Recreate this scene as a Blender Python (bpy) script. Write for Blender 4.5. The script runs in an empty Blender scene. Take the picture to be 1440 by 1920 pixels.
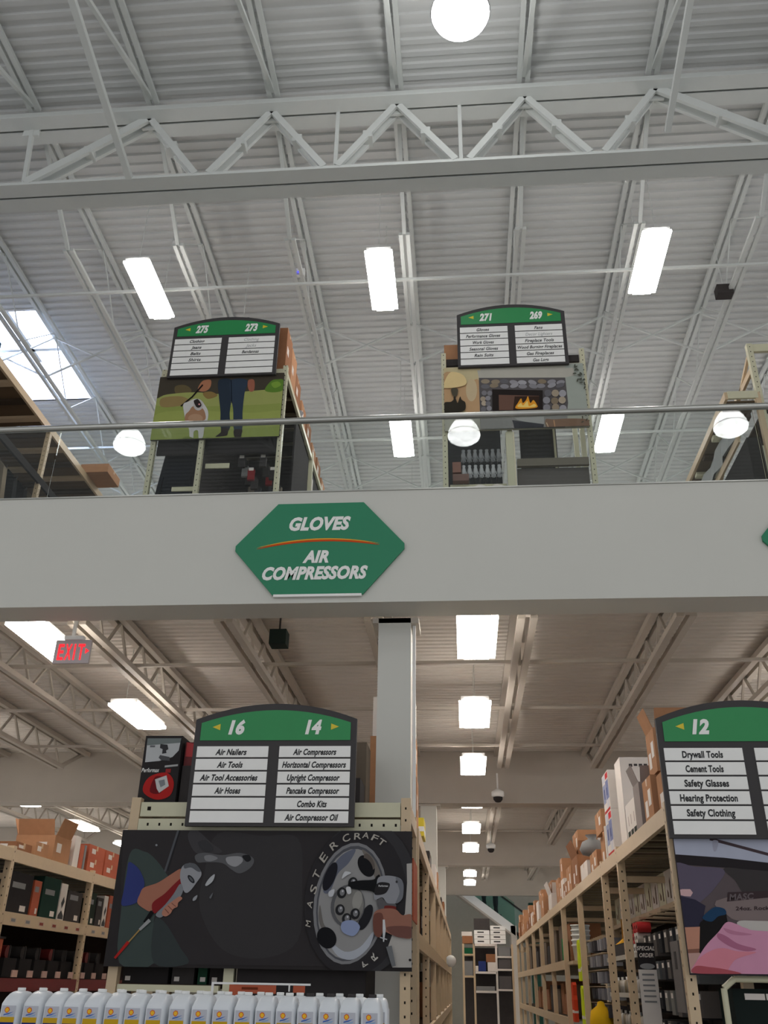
import bpy, math, random
from mathutils import Vector, Matrix
random.seed(7)
S = bpy.context.scene
COL = S.collection
# ---------------------------------------------------------------- camera
FPX = 1687.0; EYE = 1.6
dv = Vector((155, 890, FPX)).normalized()
vv = Vector((60, -3210, FPX)); vv = (vv - dv * vv.dot(dv)).normalized()
rv = vv.cross(dv)
if rv.x < 0: rv = -rv
RM = Matrix((rv, dv, vv))                      # world axes written in camera (right, down, forward) terms
cd = bpy.data.cameras.new('camera'); cam = bpy.data.objects.new('camera', cd); COL.objects.link(cam)
cx = RM @ Vector((1, 0, 0)); cy = RM @ Vector((0, -1, 0)); cz = RM @ Vector((0, 0, -1))
M4 = Matrix((cx, cy, cz)).transposed().to_4x4(); M4.translation = (0, 0, EYE)
cam.matrix_world = M4
cd.sensor_fit = 'VERTICAL'; cd.sensor_height = 32.0; cd.lens = 32.0 * FPX / 1920.0
cd.clip_start = 0.05; cd.clip_end = 300
S.camera = cam
def ray(x, y): return RM @ Vector((x - 720, y - 960, FPX))
def aty(x, y, Y):
    w = ray(x, y); t = Y / w.y; return Vector((w.x * t, Y, w.z * t + EYE))
def atx(x, y, X):
    w = ray(x, y); t = X / w.x; return Vector((X, w.y * t, w.z * t + EYE))
# ---------------------------------------------------------------- light
S.view_settings.view_transform = 'Standard'; S.view_settings.look = 'None'
S.view_settings.gamma = 1; S.view_settings.exposure = 0.88; S.view_settings.use_curve_mapping = False
S.cycles.use_denoising = True
S.cycles.max_bounces = 6; S.cycles.diffuse_bounces = 4; S.cycles.transparent_max_bounces = 12
S.cycles.sample_clamp_indirect = 6
W = bpy.data.worlds.new('world'); S.world = W; W.use_nodes = True
W.node_tree.nodes['Background'].inputs[0].default_value = (0.93, 0.95, 1.0, 1)
W.node_tree.nodes['Background'].inputs[1].default_value = 0.40
E_LOW = 10.0; E_UP = 12.0; E_BAY = 18.0; E_SKY = 8.0; E_TOP = 0.5; E_TOP_LOW = .55
# ---------------------------------------------------------------- materials
def lin(c): return tuple(((v / 255) / 12.92 if v / 255 <= .04045 else ((v / 255 + .055) / 1.055) ** 2.4) for v in c)
MATS = {}
def mat(name, rgb=None, rough=.6, metal=0., var=.06, scale=6., emit=0., bump=0.):
    if name in MATS: return MATS[name]
    m = bpy.data.materials.new(name); m.use_nodes = True; nt = m.node_tree
    b = nt.nodes['Principled BSDF']; c = lin(rgb)
    b.inputs['Roughness'].default_value = rough; b.inputs['Specular IOR Level'].default_value = .5 if rough < .8 else .12; b.inputs['Metallic'].default_value = metal
    tc = nt.nodes.new('ShaderNodeTexCoord'); nz = nt.nodes.new('ShaderNodeTexNoise')
    nz.inputs['Scale'].default_value = scale; nz.inputs['Detail'].default_value = 3
    nt.links.new(tc.outputs['Object'], nz.inputs['Vector'])
    mx = nt.nodes.new('ShaderNodeMix'); mx.data_type = 'RGBA'
    mx.inputs[6].default_value = (*[v * (1 - var) for v in c], 1); mx.inputs[7].default_value = (*[min(1, v * (1 + var)) for v in c], 1)
    nt.links.new(nz.outputs['Fac'], mx.inputs[0])
    if emit:
        b.inputs['Base Color'].default_value = (*c, 1)
        nt.links.new(mx.outputs[2], b.inputs['Emission Color']); b.inputs['Emission Strength'].default_value = emit
    else: nt.links.new(mx.outputs[2], b.inputs['Base Color'])
    if bump:
        bp = nt.nodes.new('ShaderNodeBump'); bp.inputs['Strength'].default_value = bump; bp.inputs['Distance'].default_value = .01
        nt.links.new(nz.outputs['Fac'], bp.inputs['Height']); nt.links.new(bp.outputs[0], b.inputs['Normal'])
    MATS[name] = m; return m
def rgbm(c, rough=.82): return mat('paint_%d_%d_%d' % tuple(c), c, rough)
mat('deck', (206, 207, 205), .55, 0, .05, 1.2); mat('deck_low', (216, 210, 202), .6, 0, .06, 1.2)
mat('white_steel', (212, 215, 211), .45, 0, .04, 3); mat('low_steel', (194, 186, 175), .5, 0, .05, 3)
mat('fascia', (212, 211, 202), .7, 0, .025, 1.5); mat('concrete', (178, 176, 172), .5, 0, .12, 1)
mat('tan', (204, 180, 146), .45, 0, .06, 9); mat('cream', (206, 202, 172), .45, 0, .06, 9)
mat('hole', (30, 26, 22), .8); mat('wire', (150, 138, 112), .5, .2, .15, 30)
mat('cardboard', (178, 132, 98), .85, 0, .1, 14); mat('cardboard2', (150, 104, 74), .85, 0, .1, 14); mat('orange_box', (178, 84, 52), .7, 0, .1, 10)
mat('white_card', (222, 214, 206), .6); mat('black', (50, 47, 47), .85, 0, .1, 10); mat('charcoal', (68, 64, 63), .85, 0, .12, 10)
mat('frame_black', (60, 57, 57), .7); mat('sign_green', (38, 142, 78), .45, 0, .04, 5); mat('hex_green', (30, 132, 92), .45, 0, .04, 3)
mat('strip_white', (246, 245, 240), .5, 0, .03, 8); mat('ink', (30, 30, 32), .6); mat('faded_ink', (165, 168, 166), .7)
mat('yellow', (222, 200, 50), .5); mat('white', (235, 235, 232), .5, 0, .03); mat('tape', (196, 160, 118), .35)
mat('steel_rail', (190, 190, 184), .28, .85, .04, 5); mat('red', (190, 40, 42), .5); mat('dark_red', (110, 26, 26), .6, 0, .15, 20)
mat('jug', (228, 232, 236), .38, 0, .02, 5); mat('grey', (128, 128, 128), .6); mat('gasket', (70, 70, 72), .5)
def emis(n, c, e): return mat(n, c, .5, 0, .02, 4, e)
emis('lens_low', (255, 246, 238), E_LOW); emis('lens_up', (255, 250, 248), E_UP); mat('lens_bay', (255, 255, 250), .5, 0, .85, 7, E_BAY); emis('fill_uplight', (255, 250, 242), E_TOP); emis('fill_uplight_low', (255, 244, 228), E_TOP_LOW)
emis('skylight_pane', (200, 215, 255), E_SKY); emis('exit_red', (255, 30, 40), .9); emis('far_lens', (255, 244, 232), E_LOW)
def glassmat(n, tint, refl_ior=1.5, rough=0.0):
    m = bpy.data.materials.new(n); m.use_nodes = True; nt = m.node_tree; nt.nodes.remove(nt.nodes['Principled BSDF'])
    t = nt.nodes.new('ShaderNodeBsdfTransparent'); t.inputs[0].default_value = (*tint, 1)
    g = nt.nodes.new('ShaderNodeBsdfGlossy'); g.inputs['Roughness'].default_value = rough
    f = nt.nodes.new('ShaderNodeFresnel'); f.inputs[0].default_value = refl_ior
    x = nt.nodes.new('ShaderNodeMixShader'); nt.links.new(f.outputs[0], x.inputs[0]); nt.links.new(t.outputs[0], x.inputs[1]); nt.links.new(g.outputs[0], x.inputs[2])
    nt.links.new(x.outputs[0], nt.nodes['Material Output'].inputs[0]); MATS[n] = m
glassmat('rail_glass', (.93, .955, .945), 1.38); glassmat('ramp_glass', (.75, .9, .86))
# ---------------------------------------------------------------- mesh helpers
class MB:
    def __init__(s): s.v = []; s.f = []; s.m = []; s.mn = []; s.sm = []
    def mi(s, n):
        if not isinstance(n, str): n = rgbm(n).name
        if n not in s.mn: s.mn.append(n)
        return s.mn.index(n)
    def add(s, vs, fs, m, smooth=False):
        o = len(s.v); s.v += [tuple(v) for v in vs]; k = s.mi(m)
        for f in fs: s.f.append([i + o for i in f]); s.m.append(k); s.sm.append(smooth)
        return s
    def box(s, x0, x1, y0, y1, z0, z1, m):
        return s.add([(x0,y0,z0),(x1,y0,z0),(x1,y1,z0),(x0,y1,z0),(x0,y0,z1),(x1,y0,z1),(x1,y1,z1),(x0,y1,z1)],
            [(0,3,2,1),(4,5,6,7),(0,1,5,4),(1,2,6,5),(2,3,7,6),(3,0,4,7)], m)
    def rbox(s, c, sx, sy, sz, rz, m):      # box on its base centre c, turned about z
        a, b = math.cos(rz), math.sin(rz); vs = []
        for z in (0, sz):
            for x, y in ((-sx/2,-sy/2),(sx/2,-sy/2),(sx/2,sy/2),(-sx/2,sy/2)): vs.append((c[0]+x*a-y*b, c[1]+x*b+y*a, c[2]+z))
        return s.add(vs, [(0,3,2,1),(4,5,6,7),(0,1,5,4),(1,2,6,5),(2,3,7,6),(3,0,4,7)], m)
    def bar(s, p, q, w, h, m, up=(0, 0, 1)):
        p, q = Vector(p), Vector(q); d = (q - p).normalized(); u = Vector(up)
        if abs(d.dot(u)) > .98: u = Vector((0, 1, 0))
        r = d.cross(u).normalized(); u = r.cross(d).normalized(); vs = []
        for c in (p, q):
            for a, b in ((-1,-1),(1,-1),(1,1),(-1,1)): vs.append(c + r * a * w / 2 + u * b * h / 2)
        return s.add(vs, [(0,3,2,1),(4,5,6,7),(0,1,5,4),(1,2,6,5),(2,3,7,6),(3,0,4,7)], m)
    def tube(s, p, q, r0, m, n=8, r1=None):
        p, q = Vector(p), Vector(q); r1 = r0 if r1 is None else r1
        d = (q - p).normalized(); u = Vector((0,0,1)) if abs(d.z) < .9 else Vector((1,0,0))
        a = d.cross(u).normalized(); b = d.cross(a); vs = []
        for c, r in ((p, r0), (q, r1)):
            for i in range(n): t = 2*math.pi*i/n; vs.append(c + a*math.cos(t)*r + b*math.sin(t)*r)
        s.add(vs, [(i, (i+1) % n, n+(i+1) % n, n+i) for i in range(n)], m, True)
        return s.add(vs, [tuple(range(n))[::-1], tuple(range(n, 2*n))], m)
    def lathe(s, c, prof, m, n=20):         # profile of (r, z) turned about z
        vs = []
        for r, z in prof:
            for i in range(n): t = 2*math.pi*i/n; vs.append((c[0]+r*math.cos(t), c[1]+r*math.sin(t), c[2]+z))
        fs = [(k*n+i, k*n+(i+1) % n, (k+1)*n+(i+1) % n, (k+1)*n+i) for k in range(len(prof)-1) for i in range(n)]
        return s.add(vs, fs, m, True)
    def prism(s, pts, y0, y1, m, m2=None):  # outline in x,z pushed from y0 to y1
        n = len(pts); vs = [(x, y0, z) for x, z in pts] + [(x, y1, z) for x, z in pts]
        s.add(vs, [tuple(range(n))], m)
        return s.add(vs, [tuple(range(n, 2*n))[::-1]] + [(i, (i+1) % n, n+(i+1) % n, n+i) for i in range(n)], m2 or m)
    def flat(s, pts, m): return s.add(pts, [tuple(range(len(pts)))], m)
    def build(s, name, parent=None, label=None, mw=None):
        me = bpy.data.meshes.new(name); O = Vector(parent['_o']) if parent is not None else Vector((0,0,0))
        me.from_pydata([tuple(Vector(v) - O) for v in s.v], [], s.f)
        for n in s.mn: me.materials.append(MATS[n])
        me.polygons.foreach_set('material_index', s.m); me.polygons.foreach_set('use_smooth', s.sm)
        me.validate(); me.update()
        o = bpy.data.objects.new(name, me); COL.objects.link(o)
        if parent is not None: o.parent = parent
        o['_o'] = list(O)
        if label: o['label'] = label
        return o
def thing(name, label, cat, loc=(0,0,0), group=None):
    o = bpy.data.objects.new(name, None); COL.objects.link(o); o.location = loc; o['_o'] = list(loc)
    o.empty_display_size = .1; o['label'] = label; o['category'] = cat
    if group: o['group'] = group
    return o
def one(name, mb, label, cat, group=None, base=None):
    """a thing that is a single mesh, its origin at its base"""
    if base is None:
        n = len(mb.v); base = (sum(v[0] for v in mb.v)/n, sum(v[1] for v in mb.v)/n, min(v[2] for v in mb.v))
    t = {'_o': base}
    me = bpy.data.meshes.new(name); me.from_pydata([tuple(Vector(v) - Vector(base)) for v in mb.v], [], mb.f)
    for n in mb.mn: me.materials.append(MATS[n])
    me.polygons.foreach_set('material_index', mb.m); me.polygons.foreach_set('use_smooth', mb.sm); me.validate(); me.update()
    o = bpy.data.objects.new(name, me); COL.objects.link(o); o.location = base; o['_o'] = list(base)
    o['label'] = label; o['category'] = cat
    if group: o['group'] = group
    return o
def sub(name, mb, parentmesh, label=None):
    return mb.build(name, parentmesh, label)
def struct(name, mb):
    o = mb.build(name); o['kind'] = 'structure'; return o
ORD = ['zeroth','first','second','third','fourth','fifth','sixth','seventh','eighth','ninth','tenth','eleventh','twelfth','thirteenth','fourteenth','fifteenth','sixteenth','seventeenth','eighteenth','nineteenth','twentieth','twenty-first','twenty-second','twenty-third','twenty-fourth','twenty-fifth','twenty-sixth','twenty-seventh','twenty-eighth']
# ---------------------------------------------------------------- lettering
TC = {}
def glyphs(txt, shear, off):
    k = (txt, shear, off)
    if k not in TC:
        c = bpy.data.curves.new('t', 'FONT'); c.body = txt; c.size = 1; c.shear = shear; c.offset = off; c.resolution_u = 3
        c.space_character = 1.05
        o = bpy.data.objects.new('t', c); COL.objects.link(o); bpy.context.view_layer.update()
        me = o.evaluated_get(bpy.context.evaluated_depsgraph_get()).to_mesh()
        vs = [(v.co.x, v.co.y) for v in me.vertices]; fs = [tuple(p.vertices) for p in me.polygons]
        o.evaluated_get(bpy.context.evaluated_depsgraph_get()).to_mesh_clear()
        bpy.data.objects.remove(o); bpy.data.curves.remove(c)
        x0 = min(v[0] for v in vs); x1 = max(v[0] for v in vs); y0 = 0; y1 = .72
        TC[k] = ([(v[0]-x0, v[1]) for v in vs], fs, x1-x0)
    return TC[k]
def letter(mb, txt, c, h, m, w=None, shear=.25, off=.012, X=(1,0,0), U=(0,0,1)):
    """writes txt centred on c; capital height h, total width w if given"""
    vs, fs, tw = glyphs(txt, shear, off); k = h / .72; kx = (w / tw) if w else k * .8
    c = Vector(c); X = Vector(X); U = Vector(U)
    mb.add([c + X * (x - tw/2) * kx + U * (y * k - h/2) for x, y in vs], fs, m)
# ================================================================ SETTING
F = 8.0                                     # plane of the mezzanine edge
struct('floor', MB().box(-22, 18, -14, 48, -.15, 0, 'concrete'))
def corrug(name, x0, x1, y0, y1, z, p, h, m, mb=None):
    b = mb or MB(); n = int(round((y1-y0)/p)); vs = []; fs = []
    for i in range(n):
        y = y0 + i*p
        for dy, dz in ((0,0),(.40*p,0),(.5*p,h),(.90*p,h)): vs += [(x0, y+dy, z+dz), (x1, y+dy, z+dz)]
    vs += [(x0, y0+n*p, z), (x1, y0+n*p, z)]
    for i in range(len(vs)//2-1): fs.append((2*i, 2*i+1, 2*i+3, 2*i+2))
    b.add(vs, fs, m); return b
ZR = 14.1
SX0, SX1 = -11.5, -8.64
b = corrug('ceiling', -18, SX0, -12, 30, ZR, .2, .036, 'deck'); corrug('', SX1, 16, -12, 30, ZR, .2, .036, 'deck', b)
corrug('', SX0, SX1, -12, 14.2, ZR, .2, .036, 'deck', b); corrug('', SX0, SX1, 17.4, 30, ZR, .2, .036, 'deck', b)
struct('ceiling', b)
sk = MB(); t_ = .05
sk.box(SX0-t_, SX0, 14.2, 17.4, ZR, ZR+.3, 'white'); sk.box(SX1, SX1+t_, 14.2, 17.4, ZR, ZR+.3, 'white')
sk.box(SX0, SX1, 14.15, 14.2, ZR, ZR+.3, 'white'); sk.box(SX0, SX1, 17.4, 17.4+t_, ZR, ZR+.3, 'white')
for y in (15.75,): sk.box(SX0, SX1, y-.05, y+.05, ZR+.2, ZR+.3, 'white_steel')
sk.box(-9.62, -9.5, 14.2, 16.2, ZR+.2, ZR+.3, 'white_steel')
o = struct('window_1', sk); o['label'] = 'bright skylight in the roof deck'
q = MB().box(SX0, SX1, 14.2, 17.4, ZR+.3, ZR+.32, 'skylight_pane').build('pane', o)
# mezzanine
struct('wall_front', MB().box(-22, 18, F, F+.39, 4.85, 6.07, 'fascia'))
struct('floor', MB().box(-22, 18, F+.39, 30, 5.97, 6.07, 'concrete').box(-22, -3.2, 30, 46, 5.97, 6.07, 'concrete').box(5, 18, 30, 46, 5.97, 6.07, 'concrete').box(-3.2, 5, 30, 39.2, 5.97, 6.07, 'concrete'))
b = corrug('', -22, 18, F+.39, 29.1, 5.86, .15, .022, 'deck_low'); corrug('', -22, -3.2, 29.1, 45.9, 5.86, .15, .022, 'deck_low', b); corrug('', 5, 18, 29.1, 45.9, 5.86, .15, .022, 'deck_low', b)
corrug('', -3.2, 5, 29.1, 39.5, 5.86, .15, .022, 'deck_low', b)
struct('ceiling', b)
for i, y in enumerate((18.66, 29.05, 38.9)):
    struct('trim_%d' % (i+1), MB().box(-22, 18, y, y+.34, 4.85, 5.86, 'low_steel').box(-22, 18, y-.06, y+.4, 4.83, 4.849, 'low_steel'))
mat('far_wall', (150, 172, 160), .7, 0, .08, 2)
struct('wall_back', MB().box(-22, 18, 46, 46.2, 0, 14.1, 'far_wall'))
# support columns under the mezzanine
for i, (x, y) in enumerate(((-.63, F+.41), (-.68, 18.7), (-.72, 29.1))):
    t = thing('support_column', ['boxed pale steel column just behind the double aisle sign', 'second pale column in line, beside the yellow box on the rack', 'farthest pale column, where the racks meet the ramp'][i], 'column', (x, y+.17, 0), 'columns along the rack row')
    MB().box(x-.16, x+.16, y, y+.32, 0, 4.84, 'fascia').build('shaft', t)
    MB().box(x-.22, x+.24, y-.01 if i else y, y+.38, 4.79, 4.845, 'low_steel').build('cap_plate', t)
    if i == 0: MB().bar((x+.19, y+.1, 0), (x+.19, y+.1, 4.8), .03, .03, 'white').build('conduit', t)
# ================================================================ ROOF STEEL
def angle_pair(b, p, q, w, h, gap, m):      # two angles side by side along y or any line
    d = (Vector(q)-Vector(p)).normalized(); s = d.cross(Vector((0,0,1)))
    if s.length < .1: s = Vector((1,0,0))
    s.normalize(); o = s*(gap/2+w/2)
    b.bar(Vector(p)+o, Vector(q)+o, w, h, m); b.bar(Vector(p)-o, Vector(q)-o, w, h, m)
def joist(x, y0, y1, zt, zb, ins, panel, w, gap, m, label, grp):
    wb = .032 if m == 'low_steel' else .02
    t = thing('steel_joist', label, 'joist', (x, y0, zb), grp)
    a = MB(); angle_pair(a, (x, y0, zt), (x, y1, zt), w, w*.9, gap, m); a.build('top_chord', t)
    a = MB(); angle_pair(a, (x, y0+ins, zb), (x, y1-ins, zb), w*.9, w*.8, gap, m); a.build('bottom_chord', t)
    a = MB(); n = max(2, int(round((y1-y0-2*ins)/panel))); L = (y1-y0-2*ins)/n
    a.bar((x, y0+.1, zt), (x, y0+ins, zb), .06, .06, m); a.bar((x, y1-.1, zt), (x, y1-ins, zb), .06, .06, m)
    for i in range(n):
        ya = y0+ins+i*L
        a.bar((x, ya, zb), (x, ya+L/2, zt), wb, wb, m); a.bar((x, ya+L/2, zt), (x, ya+L, zb), wb, wb, m)
    a.build('web', t); return t
JX = [-.76+1.955*k for k in range(-7, 7)]
for i, x in enumerate(JX):
    if -8.7 < x < 7.5: joist(x, -4, 9.35, 14.02, 12.85, 2.75, 2.2, .075, .05, 'white_steel', 'white roof joist in front of the big truss, %s from the left there' % ORD[i], 'roof joists in front of the truss')
    joist(x, 9.5, 25, 14.02, 12.85, 1.75, 2.2, .075, .05, 'white_steel', 'white roof joist behind the big truss, %s counted from the far left side' % ORD[i+1], 'roof joists behind the truss')
# main truss
t = thing('roof_truss', 'deep white steel truss crossing below the corrugated roof deck', 'truss', (0, 9.4, 12))
def chord(z0, z1):
    a = MB(); a.box(-15, 13, 9.32, 9.40, z0+.02, z1, 'white_steel').box(-15, 13, 9.44, 9.52, z0+.02, z1, 'white_steel')
    a.box(-15, 13, 9.16, 9.40, z0, z0+.03, 'white_steel').box(-15, 13, 9.44, 9.68, z0, z0+.03, 'white_steel'); return a
chord(13.62, 13.93).build('top_chord', t); chord(12.12, 12.36).build('bottom_chord', t)
zt, zb = 13.66, 12.36
def diag(xa, xb, ww=.1):
    a = MB()
    for y in (9.34, 9.50): a.bar((xa, y, zt), (xb, y, zb), ww, .05, 'white_steel', (0,1,0)) if False else a.bar((xa, y, zt), (xb, y, zb), .05, ww, 'white_steel')
    mx = ((xa+xb)/2, 9.42, (zt+zb)/2); a.rbox((mx[0], mx[1], mx[2]-.07), .14, .2, .14, 0, 'white_steel'); a.build('diagonal', t)
peaks = [-.76+1.955*k for k in range(-5, 6)]
for k, x in zip(range(-5, 6), peaks):
    a, c = x-1.955/2+.1, x+1.955/2-.1
    if k == -2: a = -6.45
    if k == 2: c = 4.95
    if k in (-3, 3): MB().bar((x, 9.42, zt), (x-.12*k/3, 9.42, zb), .06, .06, 'white_steel').build('upright', t); continue
    diag(x, a, .14 if k == -2 else .1); diag(x, c, .14 if k == 2 else .1)
for x in (-1.68, .2):
    MB().bar((x, 9.42, zt), (x, 9.42, zb), .055, .055, 'white_steel').build('upright', t)
for x in peaks:
    MB().box(x-.13, x+.13, 9.40, 9.44, 13.5, 13.72, 'white_steel').build('gusset', t)
one('kicker_brace', MB().bar((-4.72, 9.18, 12.16), (-4.7, 5.6, 12.83), .09, .09, 'white_steel'), 'long slanted brace from truss bottom up to a joist, upper left', 'brace')
one('kicker_brace', MB().bar((3.13, 9.1, 12.42), (3.12, 6.0, 13.02), .08, .08, 'white_steel'), 'long slanted brace near the truss, upper right of the round lamp', 'brace')
# bridging lines between the joists
for i, (y, z) in enumerate(((12.3, 12.79), (17.6, 12.79))):
    one('bridging_bar', MB().bar((-14, y, z), (12, y, z), .04, .05, 'white_steel'), ['thin white bar running across at the nearer row of rectangular lights', 'thin white bar running across at the farther row of rectangular lights'][i], 'bridging')
for r, y in enumerate((14.9, 20.2)):
    for i in range(len(JX)-1):
        xa, xb = JX[i], JX[i+1]
        one('cross_bracing', MB().bar((xa, y, 12.9), (xb, y, 13.95), .035, .035, 'white_steel').bar((xa, y+.05, 13.95), (xb, y+.05, 12.9), .035, .035, 'white_steel'),
            'thin crossed bracing between roof joists, %s from the left in the %s row' % (ORD[i+1], ['nearer', 'farther'][r]), 'bracing', 'crossed bracing between the joists', (xa, y, 12.9))
# ================================================================ LOWER STEEL
LX = [.78+1.74*k for k in range(-7, 7)]
for bi, (y0, y1) in enumerate(((8.42, 18.62), (19.0, 29.0), (29.4, 38.85))):
    for i, x in enumerate(LX):
        if bi == 2 and not -3 < x < 5: continue
        if bi == 1 and not -12 < x < 9: continue
        joist(x, y0, y1, 5.79, 5.3, 1.15, .9, .09, .06, 'low_steel', 'tan joist under the mezzanine deck, %s from the left in the %s bay' % (ORD[i+1], ['nearest', 'middle', 'farthest'][bi]), 'joists under the mezzanine')
for i, y in enumerate((11.4, 13.6, 16.0, 22.3, 25.8)):
    one('bridging_bar', MB().bar((-12, y, 5.36), (9, y, 5.36), .05, .04, 'low_steel'), 'thin crossbar under the mezzanine deck, %s from the white wall' % ORD[i+1], 'bridging', 'crossbars under the mezzanine')
# ================================================================ LAMPS
def fixture(x, y, z, w, l, lens, label, grp, ztop):
    t = thing('strip_light', label, 'ceiling light', (x, y, z), grp)
    up = 'fill_uplight' if z > 9 else 'fill_uplight_low'
    MB().box(x-w/2+.03, x+w/2-.03, y+.03, y+l-.03, z+.02, z+.08, 'white').build('housing', t)
    MB().box(x-w/2+.06, x+w/2-.06, y+.08, y+l-.08, z+.081, z+.085, up).build('added_uplight', t)  # glowing sheet added on top, out of view, to brighten the deck overhead
    a = MB(); n = 6; ww = w/n
    for i in range(n):
        xa = x-w/2+i*ww; e = .03 if i in (0, n-1) else 0
        a.box(xa+.003, xa+ww-.003, y+e, y+l-e, z-.02, z+.019, lens)
    a.build('lens', t)
    for yy in (y+.12, y+l-.12): MB().bar((x, yy, z+.08), (x, yy, ztop), .008, .008, 'white_steel').build('hanger', t)
    return t
LY = [8.72, 11.95, 15.3, 18.72, 22.35, 25.85, 29.3, 32.3, 35.3]
rows = {-9.55: 'far left row', -4.67: 'row over the left aisle', .2: 'row over the middle aisle', 5.07: 'row right of the aisle signs', 9.9: 'far right row', -14.4: 'outermost left row'}
for x, d in rows.items():
    for i, y in enumerate(LY):
        if abs(x) > 9 and i > 6: continue
        if abs(x) > 12 and i > 5: continue
        if x > 4 and i == 0 : pass
        fixture(x, y+.06 if i == 0 else y, 5.0, .44, 1.36, 'lens_low', 'glowing strip light under the mezzanine, %s in the %s' % (ORD[i+1], d), 'strip lights under the mezzanine', 5.855)
for i, (x, y) in enumerate(((-5.2, 10.9), (-1.16, 10.92), (3.27, 10.77), (-1.13, 15.92), (3.32, 15.97), (-5.2, 15.9), (7.6, 10.85), (7.6, 15.9))):
    fixture(x, y, 12.2, .46, 1.48, 'lens_up', ['long bright light above the clothing sign on the left', 'long bright light hanging between the two upper signs', 'long bright light high above the upper right racks',
        'smaller bright light just below the handrail near the middle', 'smaller bright light right of the fireplace picture', 'bright light hidden behind the clothing racks', 'bright light outside the right edge, nearer one', 'bright light outside the right edge, farther one'][i], 'rectangular roof lights', 14.09)
for i, x in enumerate((-9.4, -5.2, -1.15, 3.3, 7.6)):
    for j, y in enumerate((20.9, 25.9)): fixture(x, y, 12.2, .46, 1.48, 'lens_up', 'bright roof light deep upstairs behind the racks, %s from the left in the %s row' % (ORD[i+1], ['nearer', 'farther'][j]), 'deep rectangular roof lights', 14.09)
for i, (x, y) in enumerate(((.2, 7.03), (-7.3, -.72), (.22, -.70), (5.9, -.68), (-7.3, -8.4), (.22, -8.4), (5.9, -8.4))):
    t = thing('round_high_bay_lamp', ['big round glowing lamp at the top edge of the photo', 'round bell lamp whose reflection shows at left in the rail glass', 'round bell lamp whose reflection shows in mid rail glass', 'round bell lamp whose reflection shows at right in the rail glass', 'round bell lamp behind the viewer at left', 'round bell lamp behind the viewer in the middle', 'round bell lamp behind the viewer at right'][i], 'lamp', (x, y, 12.1), 'round high bay lamps')
    MB().lathe((x, y, 12.1), [(.001,.0),(.15,.015),(.27,.05),(.34,.11),(.36,.17),(.345,.25),(.30,.36),(.24,.46),(.18,.54)], 'lens_bay', 28).build('bell_lens', t)
    MB().lathe((x, y, 12.1), [(.365,.165),(.372,.17),(.365,.18)], 'gasket', 28).build('rim_band', t)
    MB().lathe((x, y, 12.1), [(.185,.53),(.17,.6),(.12,.78),(.10,.9),(.001,.92)], 'grey', 20).build('ballast_housing', t)
    MB().tube((x, y, 13.0), (x, y, 14.095), .015, 'grey').build('stem', t)
# small ceiling fittings
for i, (x, y, z, w, l) in enumerate(((-3.95, 13.2, 12.55, 'speaker', 'dark speaker box hanging above the clothing sign'), (4.95, 13.05, 12.75, 'speaker', 'dark speaker box hanging high at the upper right'))):
    t = thing('hanging_speaker', l, 'speaker', (x, y, z), 'hanging speakers')
    MB().box(x-.14, x+.14, y-.1, y+.1, z, z+.2, 'charcoal').build('cabinet', t); MB().box(x-.005, x+.005, y-.005, y+.005, z+.2, 14.095, 'white_steel').build('hanger', t)
t = thing('access_point', 'small white box with a blue light on the thin crossbar', 'wireless box', (-2.69, 12.2, 12.84))
MB().box(-2.82, -2.6, 12.1, 12.16, 12.82, 12.98, 'white').build('casing', t); emis('blue_led', (60, 60, 255), 1.5); MB().lathe((-2.71, 12.09, 12.88), [(.001,0),(.015,.0),(.015,.02)], 'blue_led', 10).build('indicator', t)
t = thing('hanging_speaker', 'dark green speaker tucked by the joist under the mezzanine', 'speaker', (-2.12, 10.0, 5.12), 'hanging speakers')
MB().box(-2.22, -2.02, 9.9, 10.1, 5.12, 5.3, (40, 50, 46)).build('cabinet', t); MB().box(-2.13, -2.11, 9.99, 10.01, 5.3, 5.85, 'charcoal').build('hanger', t)
for i, (x, y, l) in enumerate(((.68, 17.9, 'white dome camera under the beam behind the third aisle light'), (.72, 25.2, 'small white dome camera farther along the aisle ceiling'), (-5.85, 17.6, 'white dome camera above the rack at left'))):
    t = thing('dome_camera', l, 'camera', (x, y, 4.75), 'dome cameras')
    z = 4.82 if i < 2 else 4.6
    MB().lathe((x, y, z), [(.001,-.10),(.05,-.09),(.085,-.05),(.09,0)], 'black', 14).build('dome', t)
    MB().lathe((x, y, z), [(.095,0),(.12,.02),(.12,.1),(.05,.14),(.02,.16)], 'white', 14).build('cup', t)
    MB().bar((x, y, z+.14), (x, y, 5.268 if i < 2 else 5.86), .03, .03, 'white').build('stem', t)
# exit sign
t = thing('exit_sign', 'red EXIT sign with arrow hanging under the white wall', 'exit sign', (-3.98, 8.62, 4.46))
mat('exit_face', (190, 180, 180), .3)
MB().box(-4.17, -3.79, 8.60, 8.63, 4.47, 4.72, 'exit_face').build('face_plate', t)
a = MB()
for k, (xc, dd) in enumerate(((-4.10, 'E'), (-4.02, 'X'), (-3.955, 'I'), (-3.885, 'T'))): letter(a, dd, (xc, 8.597, 4.595), .17, 'exit_red', w=[.062, .07, .016, .07][k], shear=0, off=.02)
a.flat([(-3.84,8.597,4.63),(-3.80,8.597,4.60),(-3.84,8.597,4.57)], 'exit_red'); a.build('lettering', t)
MB().box(-4.08, -3.88, 8.58, 8.64, 4.72, 4.76, 'white').bar((-4.0,8.61,4.76),(-4.0,8.61,5.84),.03,.03,'white').build('mount', t)
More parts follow.
